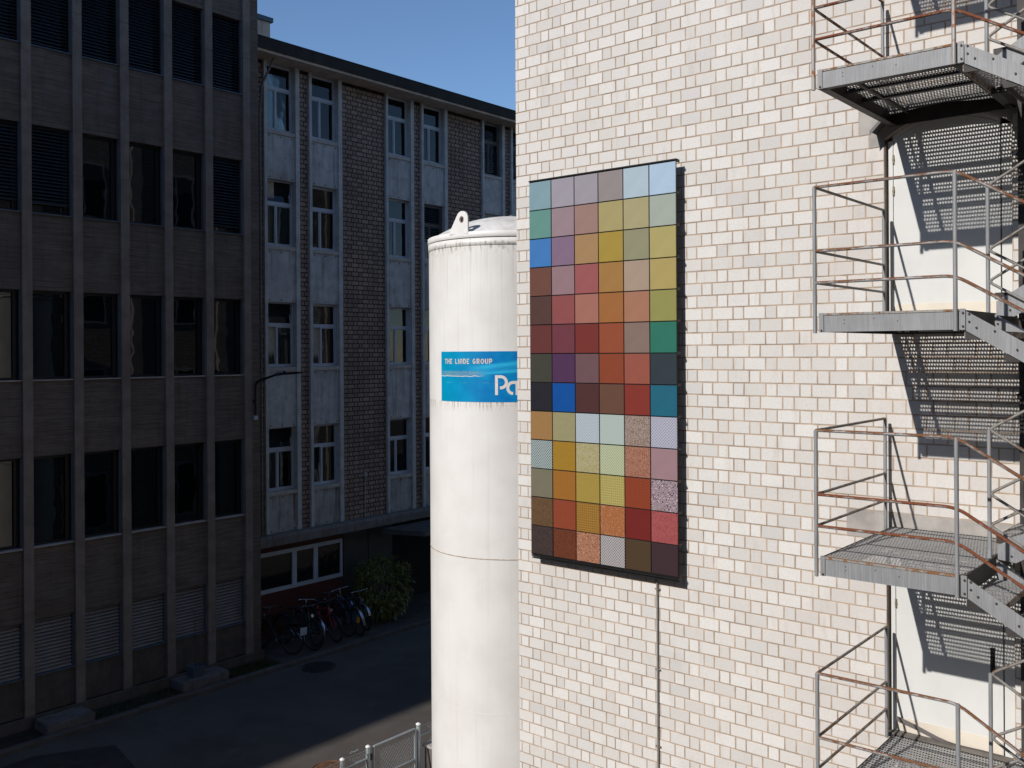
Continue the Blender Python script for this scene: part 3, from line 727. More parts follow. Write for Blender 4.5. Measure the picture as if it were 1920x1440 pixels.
def G(ch, x, z, w_, h, t):  # caps in the squared rounded style of the sign
    i = t/2; l, r, bo, to, m = x+i, x+w_-i, z+i, z+h-i, z+h/2
    rw = (r-l)/2; c = (l+r)/2
    return {'T': [[(x, to), (x+w_, to)], [(c, z), (c, z+h)]], 'H': [[(l, z), (l, z+h)], [(r, z), (r, z+h)], [(l, m), (r, m)]],
     'E': [[(x+w_, to), (l, to), (l, bo), (x+w_, bo)], [(l, m), (x+w_*.85, m)]], 'L': [[(l, z+h), (l, bo), (x+w_, bo)]], 'I': [[(c, z), (c, z+h)]],
     'n': [[(l, z), (l, z+h*.6)] + arc(c, z+h*.6, rw, h*.4-i, 180, 0) + [(r, z)]],
     'D': [[(l, bo), (l, to), (c, to)] + arc(c, m, rw, (to-bo)/2, 90, -90) + [(l, bo)]],
     'G': [arc(c, m, rw, (to-bo)/2, 50, 330, 16) + [(r, m-.002), (c, m)]], 'R': [[(l, z), (l, to), (c, to)] + arc(c, to-h*.22, rw, h*.22, 90, -90) + [(l, to-h*.44)], [(c, to-h*.44), (r, z)]],
     'O': [arc(c, m, rw, (to-bo)/2, 90, 450, 20)], 'U': [[(l, z+h), (l, z+h*.35)] + arc(c, z+h*.35, rw, h*.35-i, 180, 360) + [(r, z+h)]],
     'P': [[(l, z), (l, to), (c, to)] + arc(c, to-h*.25, rw, h*.25, 90, -90) + [(l, to-h*.5)]]}[ch]
# baseline / cap height of the small line
zb, hh = 7.187, .077; th = .0135; lines = []
word = [('T', .048), ('H', .058), ('E', .046), (' ', .040), ('L', .046), ('I', .02), ('n', .056), ('D', .056), ('E', .046), (' ', .036), ('G', .058), ('R', .054), ('O', .062), ('U', .056), ('P', .052)]
tot = sum(q for _, q in word)+.0165*(len(word)-1); k_ = (1.106-.254)/tot; xx = -1.106
for ch, q in word:
    if ch != ' ': strokes(G(ch, xx, zb, q*k_, hh, th), th, 'letter', 'letter', .006)
    xx += (q+.0165)*k_
T = .043; z0, ht = 6.727, .292; lines = []
xp = -.214
BIG = [[[(xp+T/2, z0), (xp+T/2, z0+ht)], [(xp+T+.003, z0+ht-T/2), (xp+.09, z0+ht-T/2)] + arc(xp+.085, z0+ht-.104, .083, .0825, 88, -90, 14) + [(xp+.072, z0+ht-.1865)]]]
def small_a(x): return [arc(x+.10, z0+.103, .0785, .0815, 270, 90, 14)+[(x+.165, z0+.1845)], [(x+.157, z0+.163), (x+.157, z0)]]
def small_n(x): return [[(x+.022, z0), (x+.022, z0+.206)], [(x+.046, z0+.184), (x+.09, z0+.184)]+arc(x+.09, z0+.12, .064, .064, 90, 0, 8)+[(x+.154, z0)]]
BIG += [small_a(-.048), small_n(.155), [arc(.46, z0+ht/2, .095, ht/2-T/2, 55, 330, 18)+[(.555, z0+.14), (.47, z0+.14)]], small_a(.575)]
BIG += [[[(.93, z0+.184), (.84, z0+.184)]+arc(.84, z0+.144, .04, .04, 90, 270, 8)+[(.87, z0+.104)]+arc(.87, z0+.063, .042, .0415, 90, -90, 8)+[(.79, z0+.0215)]]]
for g_ in BIG: strokes(g_, T, 'letter', 'letter2', .006)
for k in range(4):
    a = k*math.pi/2+.4; MB().box(-.12, .12, -.12, .12, 0, .4).build('foot', 'under', tk, loc=((TR-.2)*math.cos(a), (TR-.2)*math.sin(a), 0), rot=(0, 0, a))

# ------------------------------------------------------------------ concrete office building (left)
ob = thing('office_building', 'dark concrete office block with close pillars and slatted window blinds', 'building', loc=(10, 19.3, 0))
def op(o): o.matrix_parent_inverse = Matrix.Translation((-10, -19.3, 0)); return o
def oc(o): o.matrix_parent_inverse = Matrix(); return o
op(MB().box(-32, 13.555, 19.52, 33, 0, 22.4).build('wall', 'board', ob))
op(MB().box(13.32, 13.56, 19.27, 19.52, 0, 22.4).build('corner_pier', 'board', ob))
PIT = 1.0100; P0 = 8.083; FL = [1.02, 3.55, 6.845, 10.15, 13.46]; HD = [2.12, 5.35, 8.64, 11.92, 15.22]
ks = range(-4, 6)
for k in range(-4, 6):
    xa = P0+k*PIT; b = MB(); prev = 0
    for j, zj in enumerate([.98+.0, 4.35, 7.72, 11.05, 14.35, 17.6]):
        jz = zj+.05*math.sin(k*1.7+j); b.box(xa, xa+.19, 19.235, 19.52, prev+.006 if j else 0, jz-.006); prev = jz
    b.box(xa+.008, xa+.182, 19.245, 19.52, .01, 17.59)
    op(b.build('pillar', 'pillar', ob))
op(MB().box(2, 13.56, 19.15, 19.234, 0, .28).build('plinth', 'plinth', ob))
def slats(x0, x1, ztop, zbot, tilt, pitch, dep, yc):
    b = MB(); z = ztop-pitch*.5
    dy, dz = dep/2*math.cos(tilt), dep/2*math.sin(tilt)
    while z > zbot:
        b.add([(x0, yc-dy, z-dz), (x1, yc-dy, z-dz), (x1, yc, z+.004), (x0, yc, z+.004), (x1, yc+dy, z+dz), (x0, yc+dy, z+dz)], [(0, 1, 2, 3), (3, 2, 4, 5)]); z -= pitch
    b.box(x0, x1, yc-.012, yc+.012, zbot-.03, zbot-.006)
    return b
rng = random.Random(5)
for k in range(-4, 5):
    xa = P0+k*PIT+.19; xb = P0+(k+1)*PIT
    prev = .28
    for j in range(5):
        # spandrel below the window
        op(MB().box(xa, xb, 19.30, 19.518, prev, FL[j]-.0).build('spandrel', 'board' if j else 'plinth', ob))
        op(MB().box(xa+.002, xb-.002, 19.262, 19.43, FL[j]+.001, FL[j]+.022).build('sill', 'sillc' if j in (1, 2) else 'alu', ob))
        f = MB(); z0, z1 = FL[j]+.023, HD[j]
        for (q0, q1, w0, w1) in ((xa, xa+.05, z0, z1), (xb-.11, xb, z0, z1), (xa+.05, xb-.11, z0, z0+.05), (xa+.05, xb-.11, z1-.06, z1)): f.box(q0, q1, 19.43, 19.517, w0, w1)
        wi = op(f.build('window', 'frame_dark', ob))
        pt = R(rng.uniform(-.5, .5)); p = MB().box(xa+.05, xb-.11, 19.47, 19.475, z0+.05, z1-.06); oc(p.build('pane', 'glass', wi))
        oc(MB().box(xb-.028, xb-.002, 19.335, 19.365, z0, z1).build('guide_rail', 'alu', wi)); oc(MB().box(xa+.002, xa+.02, 19.335, 19.365, z0, z1).build('guide_rail', 'alu', wi))
        bl = None
        if j == 4: bl = (z0+.02, 'slat_dark')
        elif j == 3 and k in (-4, -3, -2, -1, 0, 4): bl = (z0+(.22 if k == 0 else .17 if k == 4 else .24), 'slat_dark')
        elif j == 0: bl = (z0+.03, 'slat_light')
        if bl:
            if j == 0: m = slats(xa+.02, xb-.03, z1, bl[0], R(45), .072, .07, 19.385)
            else: m = slats(xa+.02, xb-.03, z1, bl[0], R(42 if j == 3 else 36), .070, .074, 19.385)
            oc(m.build('blind', bl[1], wi, kind='stuff'))
        prev = HD[j]
    op(MB().box(xa, xb, 19.30, 19.518, prev, 17.0).build('spandrel', 'board', ob))
# wall lamp on the corner pier
lm = thing('wall_lamp', 'dark curved street lamp arm fixed to the corner of the office block', 'lamp', loc=(13.40, 19.2, 5.9))
p = rounded([(0, 0, 0), (0, 0, .78), (0, -.85, .98)], .12)
MB().path(p, .028, 10).build('arm', 'black', lm)
b = MB(); b.path([(0, -.80, .97), (0, -.98, .995)], .045, 10); b.build('socket', 'alu', lm)
b = MB(); pr = [(-.09, 0), (.09, 0), (.075, .05), (-.075, .05)]
vs = []; 
for yy, s, zz in ((-.96, .55, .97), (-1.1, 1, .965), (-1.45, 1.05, .985), (-1.72, .7, 1.01)):
    vs += [(q[0]*s, yy, zz+q[1]*s) for q in pr]
b.add(vs, [(4*i+k, 4*i+(k+1) % 4, 4*i+4+(k+1) % 4, 4*i+4+k) for i in range(3) for k in range(4)]+[(3, 2, 1, 0), (12, 13, 14, 15)]); b.path([(0, -1.12, .98), (0, -1.12, 1.06)], .035, 8); b.build('lamp_head', 'black', lm)
MB().box(-.045, .045, -.02, .065, -.11, -.02).build('junction_box', 'winwhite', lm)
MB().box(-.03, .03, .0, .07, .3, .36).build('wall_clamp', 'black', lm)

# ------------------------------------------------------------------ brick building at the back
YB = 20.3
bb = thing('grey_brick_building', 'shaded grey brick building with white windows and overhanging flat roof', 'building', loc=(20, YB, 0))
BI = Matrix.Translation((-20, -YB, 0))
def bp(o): o.matrix_parent_inverse = BI; return o
cols = [(14.42, 15.52), (15.84, 16.95), (18.56, 19.67), (19.99, 21.10), (22.71, 23.81), (24.14, 25.25)]
SILL = [3.83, 7.01, 10.12, 13.08]; HEAD = [5.46, 8.68, 11.82, 14.79]
XE = 27.5
bp(MB().box(13.6, XE, YB+.30, 34, 0, 14.8).build('wall', 'blackint', bb))
b = MB(); edges = [13.6]+[v for c in cols for v in c]+[XE]
for i in range(0, len(edges), 2): b.box(edges[i], edges[i+1], YB+.0105, YB+.30, 2.76, 14.8)
bp(b.build('brick_backing', 'gmortar', bb))
allb = []
for i in range(0, len(edges), 2):
    L_, rg = lay_bricks(bb, 'gbrick', edges[i]+.003, edges[i+1]-.003, 2.77, 14.79, .25, .125, .019, .1245, None, [], 11+i, offs=edges[i]*0)
    allb += L_
_n0 = set(bpy.data.objects)
# wall coordinate runs along +x here: mirror so that the front faces -y
emit_bricks(bb, 'gbrick', [(-(y+wd), z, wd, h) for (y, z, wd, h) in allb], rg, lambda y, z: (-y, YB, z), R(90), 300)
for o in set(bpy.data.objects)-_n0: bp(o)
rng = random.Random(9)
for ci, (xa, xb) in enumerate(cols):
    for (q0, q1) in ((xa, xa+.085), (xb-.125, xb)):
        bp(MB().box(q0, q1, YB-.07, YB+.30, 2.77, 14.795).build('pilaster', 'frameC', bb))
    xi0, xi1 = xa+.086, xb-.126; prev = 2.77
    for j in range(4):
        pn = bp(MB().box(xi0, xi1, YB-.025, YB+.29, prev, SILL[j]-.10).build('panel', 'panelc' if j else 'panelst', bb))
        bo = MB(); wz = SILL[j]-.10
        for t in (.1, .5, .9):
            x = xi0+(xi1-xi0)*t; bo.disc((x, YB-.025, wz-.06), (0, -1, 0), .019, 7, .006)
            if j or True: bo.disc((x, YB-.025, prev+.05), (0, -1, 0), .019, 7, .006)
        for t in (.3, .66): bo.disc((xi0+(xi1-xi0)*t, YB-.025, (prev+wz)/2), (0, -1, 0), .013, 7, .005)
        o = bo.build('bolts', 'bolt', pn); o['kind'] = 'stuff'
        bp(MB().box(xi0-.004, xi1+.004, YB-.055, YB+.20, SILL[j]-.099, SILL[j]-.005).build('window_sill', 'sillc', bb))
        z0, z1 = SILL[j], HEAD[j]; tz = z0+(z1-z0)*.64; yf0, yf1 = YB+.10, YB+.17; mx = xi0+(xi1-xi0)*.43
        f = MB(); 
        for (a, c, e, g) in ((xi0+.002, xi0+.032, z0, z1), (xi1-.032, xi1-.002, z0, z1), (xi0+.032, xi1-.032, z0, z0+.05), (xi0+.032, xi1-.032, z1-.035, z1), (xi0+.032, xi1-.032, tz-.03, tz+.035), (mx-.018, mx+.018, z0+.05, tz-.03)):
            f.box(a, c, yf0, yf1, e, g)
        wi = bp(f.build('window', 'winwhite', bb))
        tag_top = (ci, j) in ((0, 2), (0, 1), (0, 0)); tag_cas = (ci, j) in ((0, 1), (1, 1), (1, 0))
        for qi, (a, c, e, g) in enumerate(((xi0+.032, mx-.018, z0+.05, tz-.03), (mx+.018, xi1-.032, z0+.05, tz-.03), (xi0+.032, xi1-.032, tz+.035, z1-.035))):
            op_ = (qi == 2 and tag_top) or (qi == 0 and tag_cas); w2 = .026
            hgt = g-e; sash = MB()
            for (p0, p1, r0, r1) in ((a+.002, a+w2, 0, hgt), (c-w2, c-.002, 0, hgt), (a+w2, c-w2, 0, w2), (a+w2, c-w2, hgt-w2, hgt)): sash.box(p0, p1, -.02, .02, r0, r1)
            ang = R(-14 if qi == 2 else -7) if op_ else 0
            so_ = oc(sash.build('sash', 'winwhite', wi, loc=(0, YB+.135, e), rot=(ang, 0, 0)))
            pa = MB().box(a+w2, c-w2, -.003, .003, w2, hgt-w2); oc(pa.build('pane', 'glassc', wi, loc=(0, YB+.135, e), rot=(ang+R(rng.uniform(-.6, .6)), 0, 0)))
        if (ci, j) in ((3, 2), (4, 3), (5, 3)):
            zb_ = z0+.04 if ci > 3 else z0+.62
            oc(slats(xi0+.02, xi1-.02, z1, zb_, R(30), .062, .06, YB+.05).build('blind', 'slat_dark', wi, kind='stuff'))
        if (ci, j) in ((0, 1), (0, 2), (1, 2), (1, 1), (2, 2), (2, 3), (1, 3), (0, 3)):
            for (ca, cc) in ([(xi0+.06, mx-.02)] if (ci, j) != (1, 2) else [(xi0+.06, mx-.06), (xi1-.30, xi1-.06)]):
                cu = MB(); m_ = 26; amp = .008
                vs_ = [(ca+(cc-ca)*q/m_, YB+.165+amp*math.sin(q*1.35+ci), zz) for q in range(m_+1) for zz in (z0+.05, tz if j != 2 else z1)]
                cu.add(vs_, [(2*q, 2*q+2, 2*q+3, 2*q+1) for q in range(m_)], True); oc(cu.build('curtain', 'curtain', wi))
        rv = MB().box(xi0, xi1, YB+.18, YB+.185, z0-.05, z1); oc(rv.build('dark_room', 'blackint', wi))
        prev = HEAD[j]+.001
    if HEAD[3] < 14.79: pass
# roof slab, ledge, chimney box, gutter pipe
rf = bp(MB().prism([(YB-.62, 14.93), (YB-.60, 14.80), (33, 14.80), (33, 15.2), (YB-.55, 15.12), (YB-.62, 15.09)], 'X', 13.57, XE).build('roof', 'soffit', bb))
oc(MB().box(13.57, XE, YB-.655, YB-.622, 14.86, 15.13).build('fascia', 'fascia', rf))
oc(MB().box(13.57, XE, YB-.66, YB-.2, 15.132, 15.16).build('roof_edge', 'fascia', rf))
ch = MB().box(14.45, 15.10, 20.9, 21.9, 15.2, 16.05); oc(ch.build('vent_housing', 'soffit', rf)); oc(MB().box(14.40, 15.16, 20.84, 21.96, 16.051, 16.17).build('vent_cap', 'bluecap', rf))
bp(MB().path(rounded([(14.55, 19.95, 14.86), (14.28, 20.12, 14.1), (14.25, 20.18, 13.4), (14.25, 20.18, 2.8)], .1), .03, 10).build('downpipe', 'ledge', bb))
bp(MB().prism([(YB-.30, 2.50), (YB-.30, 2.70), (YB-.26, 2.765), (YB+.30, 2.765), (YB+.30, 2.50)], 'X', 13.58, XE).build('ledge', 'ledge', bb))
sn = MB(); sn.box(17.70, 17.78, YB-.06, YB-.004, 3.90, 4.02); sn.path([(17.74, YB-.018, 3.9), (17.74, YB-.018, 2.78)], .012, 8); bp(sn.build('sensor_box', 'sillc', bb))
# ground floor
YG = YB+.02
bp(MB().box(13.6, 16.98, YG, YB+.29, .1, 1.26).build('lower_wall', 'redwall', bb)); bp(MB().box(13.6, 16.98, YG, YB+.29, 2.30, 2.499).build('upper_strip', 'redwall', bb))
f = MB(); x0, x1, z0, z1 = 14.0, 16.93, 1.262, 2.298
cutx = [x0, 15.33, 16.02, x1]
f.box(x0, x1, YG-.02, YG+.06, z0, z0+.10); f.box(x0, x1, YG-.02, YG+.06, z1-.10, z1)
for i, cxx in enumerate(cutx): f.box(max(x0, cxx-.07), min(x1, cxx+.07), YG-.02, YG+.06, z0+.1, z1-.1)
wi = bp(f.build('window', 'winwhite', bb))
for i in range(3): oc(MB().box(cutx[i]+.07, cutx[i+1]-.07, YG+.02, YG+.026, z0+.1, z1-.1).build('pane', 'glass2', wi))
bp(MB().box(13.6, 13.999, YG, YB+.29, 1.261, 2.299).build('pier', 'redwall', bb))
for i in range(2): bp(MB().box(16.985+i*.90, 16.985+(i+1)*.90-.03, YG-.005, YB+.28, .1, 2.499).build('cladding_panel', 'darkpanel', bb))
en = MB()
for (a, c) in ((18.8, 18.87), (19.75, 19.82), (21.3, 21.37), (22.2, 22.27)): en.box(a, c, YG+.5, YG+.56, .1, 2.499)
for (a, c) in ((18.87, 19.75), (21.37, 22.2)): en.box(a, c, YG+.5, YG+.56, 2.1, 2.16)
e = bp(en.build('entrance', 'frame_dark', bb))
for (a, c) in ((18.87, 19.75), (19.82, 21.3), (21.37, 22.2)): oc(MB().box(a, c, YG+.525, YG+.53, .1, 2.1).build('pane', 'glass', e))
bp(MB().box(22.3, XE, YG, YB+.28, .1, 2.499).build('lower_wall', 'darkpanel', bb)); bp(MB().box(18.76, 18.79, YG, YG+1.4, .1, 2.499).build('reveal', 'darkpanel', bb))
bp(MB().box(21.9, 22.6, YG-.5, YG+.3, .1, .28).build('doorstep', 'ledge', bb))
bp(MB().prism([(18.55, 18.75), (22.6, 18.75), (22.6, 20.0), (18.1, 20.0)], 'Z', 2.28, 2.42).build('canopy', 'canopy', bb))

# ------------------------------------------------------------------ concrete blocks, planter
def rough_block(name, x0, x1, y0, y1, h, label, seed):
    rg = random.Random(seed); bm = bmesh.new(); bmesh.ops.create_cube(bm, size=1)
    bmesh.ops.scale(bm, vec=(x1-x0, y1-y0, h), verts=bm.verts); bmesh.ops.bevel(bm, geom=bm.edges[:], offset=.02, segments=2, affect='EDGES')
    bmesh.ops.subdivide_edges(bm, edges=[e for e in bm.edges if e.calc_length() > .2], cuts=4, use_grid_fill=True)
    for v in bm.verts: v.co += Vector((rg.uniform(-1, 1), rg.uniform(-1, 1), rg.uniform(-1, 1)))*.009
    me = bpy.data.meshes.new(name); bm.to_mesh(me); bm.free()
    return tag(link(name, me, 'rough_conc', None, ((x0+x1)/2, (y0+y1)/2, h/2+.04)), label, 'concrete block')
rough_block('concrete_block', 8.20, 9.15, 18.55, 19.10, .22, 'low rough concrete block with pale drips at the foot of the office wall', 1)
rough_block('concrete_block', 11.10, 12.25, 18.60, 19.14, .22, 'low concrete slab under the potted sapling by the office wall', 2)
pl = thing('potted_sapling', 'thin bare sapling in a square grey pot on a concrete slab', 'plant', loc=(11.55, 18.85, .262))
b = MB(); b.add([(-.12, -.12, 0), (.12, -.12, 0), (.12, .12, 0), (-.12, .12, 0), (-.15, -.15, .24), (.15, -.15, .24), (.15, .15, .24), (-.15, .15, .24), (-.13, -.13, .24), (.13, -.13, .24), (.13, .13, .24), (-.13, .13, .24), (-.125, -.125, .2), (.125, -.125, .2), (.125, .125, .2), (-.125, .125, .2)],
  [(3, 2, 1, 0)]+[(k, (k+1) % 4, 4+(k+1) % 4, 4+k) for k in range(4)]+[(4+k, 4+(k+1) % 4, 8+(k+1) % 4, 8+k) for k in range(4)]+[(8+k, 8+(k+1) % 4, 12+(k+1) % 4, 12+k) for k in range(4)]+[(12, 13, 14, 15)])
b.build('pot', 'alu', pl)
b = MB(); b.path([(0, 0, .18), (.02, .01, .6), (-.01, .0, 1.0), (.02, .01, 1.45)], [.009, .008, .006, .003], 6)
for k in range(7):
    a = k*2.4; z = .8+k*.09; b.path([(0, 0, z), (.10*math.cos(a), .10*math.sin(a), z+.10)], [.004, .002], 5)
b.build('stem', 'under', pl)

# ------------------------------------------------------------------ buildings behind the viewer that block sky light; nearer inferred from panes, farther added
def sky_blocking_building(label, x0, x1, y0, y1, h, axis):
    t = thing('sky_blocking_building', label, 'building', loc=(x0, y0, 0)); inv = Matrix.Translation((-x0, -y0, 0))
    def q(o): o.matrix_parent_inverse = inv; return o
    q(MB().box(x0, x1, y0, y1, 0, h).build('wall', 'north', t))
    q(MB().box(x0-.3, x1+.3, y0-.3, y1+.3, h, h+.3).build('roof', 'fascia', t))
    a, c = (x0, x1) if axis == 'Y' else (y0, y1)
    n = int((c-a)/4.2)
    for k in range(n):
        u = a+.8+k*4.2
        for z in [1.5+3.5*i for i in range(int(h/3.5))]:
            bx = (u, u+1.9, y1, y1+.05, z, z+1.9) if axis == 'Y' else (x1, x1+.05, u, u+1.9, z, z+1.9)
            f = q(MB().box(*bx).build('window', 'winwhite', t))
            bx = (u+.1, u+1.8, y1+.05, y1+.056, z+.1, z+1.8) if axis == 'Y' else (x1+.05, x1+.056, u+.1, u+1.8, z+.1, z+1.8)
            oc(MB().box(*bx).build('pane', 'glass', f))
sky_blocking_building('brick building across the yard behind the viewer, mirrored in the panes', -34, 7.5, -12, -2, 22, 'Y')  # inferred from window reflections; height raised to cut sky fill
sky_blocking_building('added far brick building, unseen, blocking sky light behind the viewer', -52, -40, -12, 19, 24, 'X')  # guessed building, added out of view to darken the shade

# ------------------------------------------------------------------ leaf material, shrub
def leaf_mat(name, c1, c2):
    t = NT(name); r = t.rnd(); col = t.mix(r, c1, c2); m = t.done(col, .45, 0, .4)
    return m
M['leaf'] = leaf_mat('shrub_leaf', (.06, .08, .015), (.20, .20, .035)); M['grass'] = leaf_mat('grass_blade', (.02, .035, .008), (.05, .07, .016))
sh = thing('round_shrub', 'round evergreen shrub with drooping leaves beside the parked bicycles', 'shrub', loc=(17.65, 19.45, .1))
rg = random.Random(21); b = MB()
def leaf(b, p, d, ln, wd, up):
    d = d.normalized(); s = d.cross(up); s = s.normalized() if s.length > 1e-3 else Vector((1, 0, 0)); n = s.cross(d)
    m = p+d*ln*.45+n*ln*.05; q = p+d*ln-Vector((0, 0, ln*.18))
    b.add([p, m+s*wd, q, m-s*wd, m-n*.004], [(0, 1, 4), (1, 2, 4), (2, 3, 4), (3, 0, 4)])
for k in range(420):
    while True:
        v = Vector((rg.uniform(-1, 1), rg.uniform(-1, 1), rg.uniform(-1, 1)))
        if .25 < v.length < 1: break
    v = v.normalized()*(v.length**.35)
    if rg.random() < .18 and v.z > .3: v *= 1.12
    c = Vector((v.x*.83, v.y*.72, .86+v.z*.82)); 
    if v.z < -.55: c.z = max(.1, c.z)
    for q in range(rg.randint(6, 9)):
        d = Vector((v.x, v.y, v.z*.4-.25))+Vector((rg.uniform(-.9, .9), rg.uniform(-.9, .9), rg.uniform(-.7, .35)))
        leaf(b, c+Vector((rg.uniform(-.05, .05), rg.uniform(-.05, .05), rg.uniform(-.05, .05))), d, rg.uniform(.08, .19), rg.uniform(.014, .032), Vector((0, 0, 1)))
b.build('crown', 'leaf', sh)
b = MB()
for k in range(9):
    a = k*.7; b.path([(.05*math.cos(a), .05*math.sin(a), 0), (.22*math.cos(a), .2*math.sin(a), .5), (.5*math.cos(a), .42*math.sin(a), 1.1)], [.02, .014, .006], 6)
b.build('trunk', 'under', sh)
b = MB(); rg = random.Random(4)
for k in range(2600):
    x = 12.3+rg.random()*1.25 if k % 3 else 9.3+rg.random()*1.8; y = rg.uniform(KY+.16, 19.1); a = rg.uniform(0, 6.28); h = rg.uniform(.03, .10)
    d = Vector((math.cos(a), math.sin(a), 0))*.006; l = Vector((rg.uniform(-.04, .04), rg.uniform(-.04, .04), h)); p = Vector((x, y, .07)); b.add([p-d, p+d, p+l], [(0, 1, 2)])
o = b.build('grass', 'grass', None); o['kind'] = 'stuff'; o['label'] = 'sparse grass in the bed along the office wall'; o['category'] = 'grass'

# ------------------------------------------------------------------ bicycles
def bicycle(x, y, rz, lean, fc, label, fender='black', basket=None, white=None, plate=None, bars=0, dsz=1.0):
    t = thing('bicycle', label, 'bicycle', 'bicycles parked by the red-brown wall', (x, y, .10)); t.rotation_euler = (lean, 0, rz); t.scale = (dsz,)*3
    fm = plain('bike_paint', fc, .35, .05, 5, 0) if isinstance(fc, tuple) else fc
    W_ = .335
    for wx in (-.52, .52):
        ring = [(wx+W_*math.cos(2*math.pi*k/28), 0, W_+.018+W_*math.sin(2*math.pi*k/28)) for k in range(28)]
        wo = MB().path(ring, .019, 8, True).build('wheel', 'rubber', t)
        ring = [(wx+(W_-.03)*math.cos(2*math.pi*k/28), 0, W_+.018+(W_-.03)*math.sin(2*math.pi*k/28)) for k in range(28)]
        MB().path(ring, .010, 6, True).build('rim', 'rimm', wo)
        sp_ = MB()
        for k in range(14):
            a = 2*math.pi*k/14; sp_.path([(wx+.02*math.cos(a+.6), .012*(-1)**k, W_+.018+.02*math.sin(a+.6)), (wx+(W_-.03)*math.cos(a), 0, W_+.018+(W_-.03)*math.sin(a))], .0014, 3, False, False)
        sp_.path([(wx, -.05, W_+.018), (wx, .05, W_+.018)], .018, 8); sp_.build('spokes', 'rimm', wo)
        fr = [(wx+(W_+.04)*math.cos(R(a)), 0, W_+.018+(W_+.04)*math.sin(R(a))) for a in (range(30, 181, 10) if wx < 0 else range(20, 131, 10))]
        fb = MB(); vs = []
        for p_ in fr: vs += [(p_[0], -.03, p_[2]-.012), (p_[0], -.012, p_[2]), (p_[0], .012, p_[2]), (p_[0], .03, p_[2]-.012)]
        fb.add(vs, [(4*i+k, 4*i+4+k, 4*i+5+k, 4*i+1+k) for i in range(len(fr)-1) for k in range(3)], True); fb.build('mudguard', fender, t)
    b = MB(); Z = .353
    bbk, seat, head, ht_ = (-.06, 0, .29), (-.20, 0, .78), (.33, 0, .72), (.30, 0, .84)
    b.path([bbk, (-.225, 0, .86)], .016, 8); b.path([bbk, head], .019, 8); b.path([(-.185, 0, .72), ht_], .016, 8); b.path([head, ht_], .02, 8)
    for s in (-1, 1):
        b.path([(-.52, .055*s, Z), (-.06, .03*s, .29)], .009, 6); b.path([(-.52, .055*s, Z), (-.19, .02*s, .74)], .008, 6); b.path([(.52, .05*s, Z), (.39, .045*s, .66), (.335, 0, .74)], .011, 6)
    b.build('frame', fm, t)
    b = MB(); b.path([ht_, (.285, 0, .98), (.31, 0, 1.02)], .012, 8)
    b.path(rounded([(.14, -.29, 1.0), (.30, -.24, 1.03), (.32, 0, 1.02), (.30, .24, 1.03), (.14, .29, 1.0)], .08), .011, 8); b.build('handlebar', 'chrome' if fender == 'chrome' else 'rimm', t)
    b = MB()
    for s in (-1, 1): b.path([(.24, .265*s, 1.012), (.13, .294*s, .998)], .017, 8)
    b.build('grips', 'rubber', t)
    b = MB(); b.add([(-.36, -.075, .90), (-.36, .075, .90), (-.22, .07, .915), (-.08, .02, .905), (-.08, -.02, .905), (-.22, -.07, .915), (-.34, -.05, .865), (-.34, .05, .865), (-.1, 0, .875)],
        [(0, 5, 2, 1), (5, 4, 3, 2), (0, 1, 7, 6), (1, 2, 7), (2, 3, 8, 7), (3, 4, 8), (4, 5, 6, 8), (5, 0, 6), (6, 7, 8)]); b.build('saddle', 'rubber', t)
    b = MB(); b.path([(-.06, -.06, .29), (-.06, .06, .29)], .016, 8)
    for s in (-1, 1): b.path([(-.06, .06*s, .29), (-.06+.12*s, .065*s, .29-.11*s)], .009, 6); b.box(-.06+.12*s-.04, -.06+.12*s+.04, .065*s-.01+(.045*s if s > 0 else -.045), .065*s+.01+(.045*s if s > 0 else -.045), .28-.11*s, .30-.11*s)
    b.path([(-.06+.09*math.cos(2*math.pi*k/18), -.05, .29+.09*math.sin(2*math.pi*k/18)) for k in range(18)], .006, 5, True); b.build('crank', 'chrome', t)
    b = MB(); b.path([(-.75, -.06, .73), (-.30, -.06, .73), (-.30, .06, .73), (-.75, .06, .73)], .006, 5)
    for q in (-.65, -.52, -.4): b.path([(q, -.06, .73), (q, .06, .73)], .005, 5)
    b.path([(-.62, .06, .73), (-.52, .055, .36)], .005, 5); b.path([(-.62, -.06, .73), (-.52, -.055, .36)], .005, 5); b.build('rear_rack', 'black', t)
    b = MB(); b.path([(.40, 0, .80), (.45, 0, .81)], [.03, .042], 10); b.build('headlight', 'chrome', t)
    if basket:
        b = MB()
        for z_ in (.76, .83, .9, .97): b.path([(-.70, -.15, z_), (-.34, -.15, z_), (-.34, .15, z_), (-.70, .15, z_)], .005, 5, True)
        for q in range(6):
            xx_ = -.70+.072*q
            for s in (-1, 1): b.path([(xx_, .15*s, .75), (xx_, .15*s, .98)], .004, 4)
        b.box(-.70, -.34, -.15, .15, .745, .752); b.build('basket', 'black', t)
    if white: MB().box(-.86, -.84, -.10, .12, .50, .68).build('rear_bag', 'winwhite', t)
    if plate:
        b = MB(); b.box(-.905, -.895, -.05, .05, .42, .56); b.build('reflector_plate', plain('orange_reflector', (.65, .22, .01), .4, .05, 5, 0), t)
    return t
W90 = R(90)
bicycle(14.02, 19.36, W90+.20, R(7), (.012, .014, .015), 'black bicycle with a white rear bag and basket, nearest the office corner', 'black', True, True)
bicycle(14.58, 19.22, -W90+.10, R(-5), (.02, .055, .05), 'dark green bicycle second from the office corner', 'black', dsz=1.02)
bicycle(15.00, 19.42, W90-.20, R(9), (.02, .02, .022), 'black bicycle with bright silver mudguards left of the red one', 'chrome', dsz=.96)
bicycle(15.50, 19.30, -W90-.12, R(6), (.42, .012, .008), 'bright red framed bicycle in the middle of the parked row', 'black')
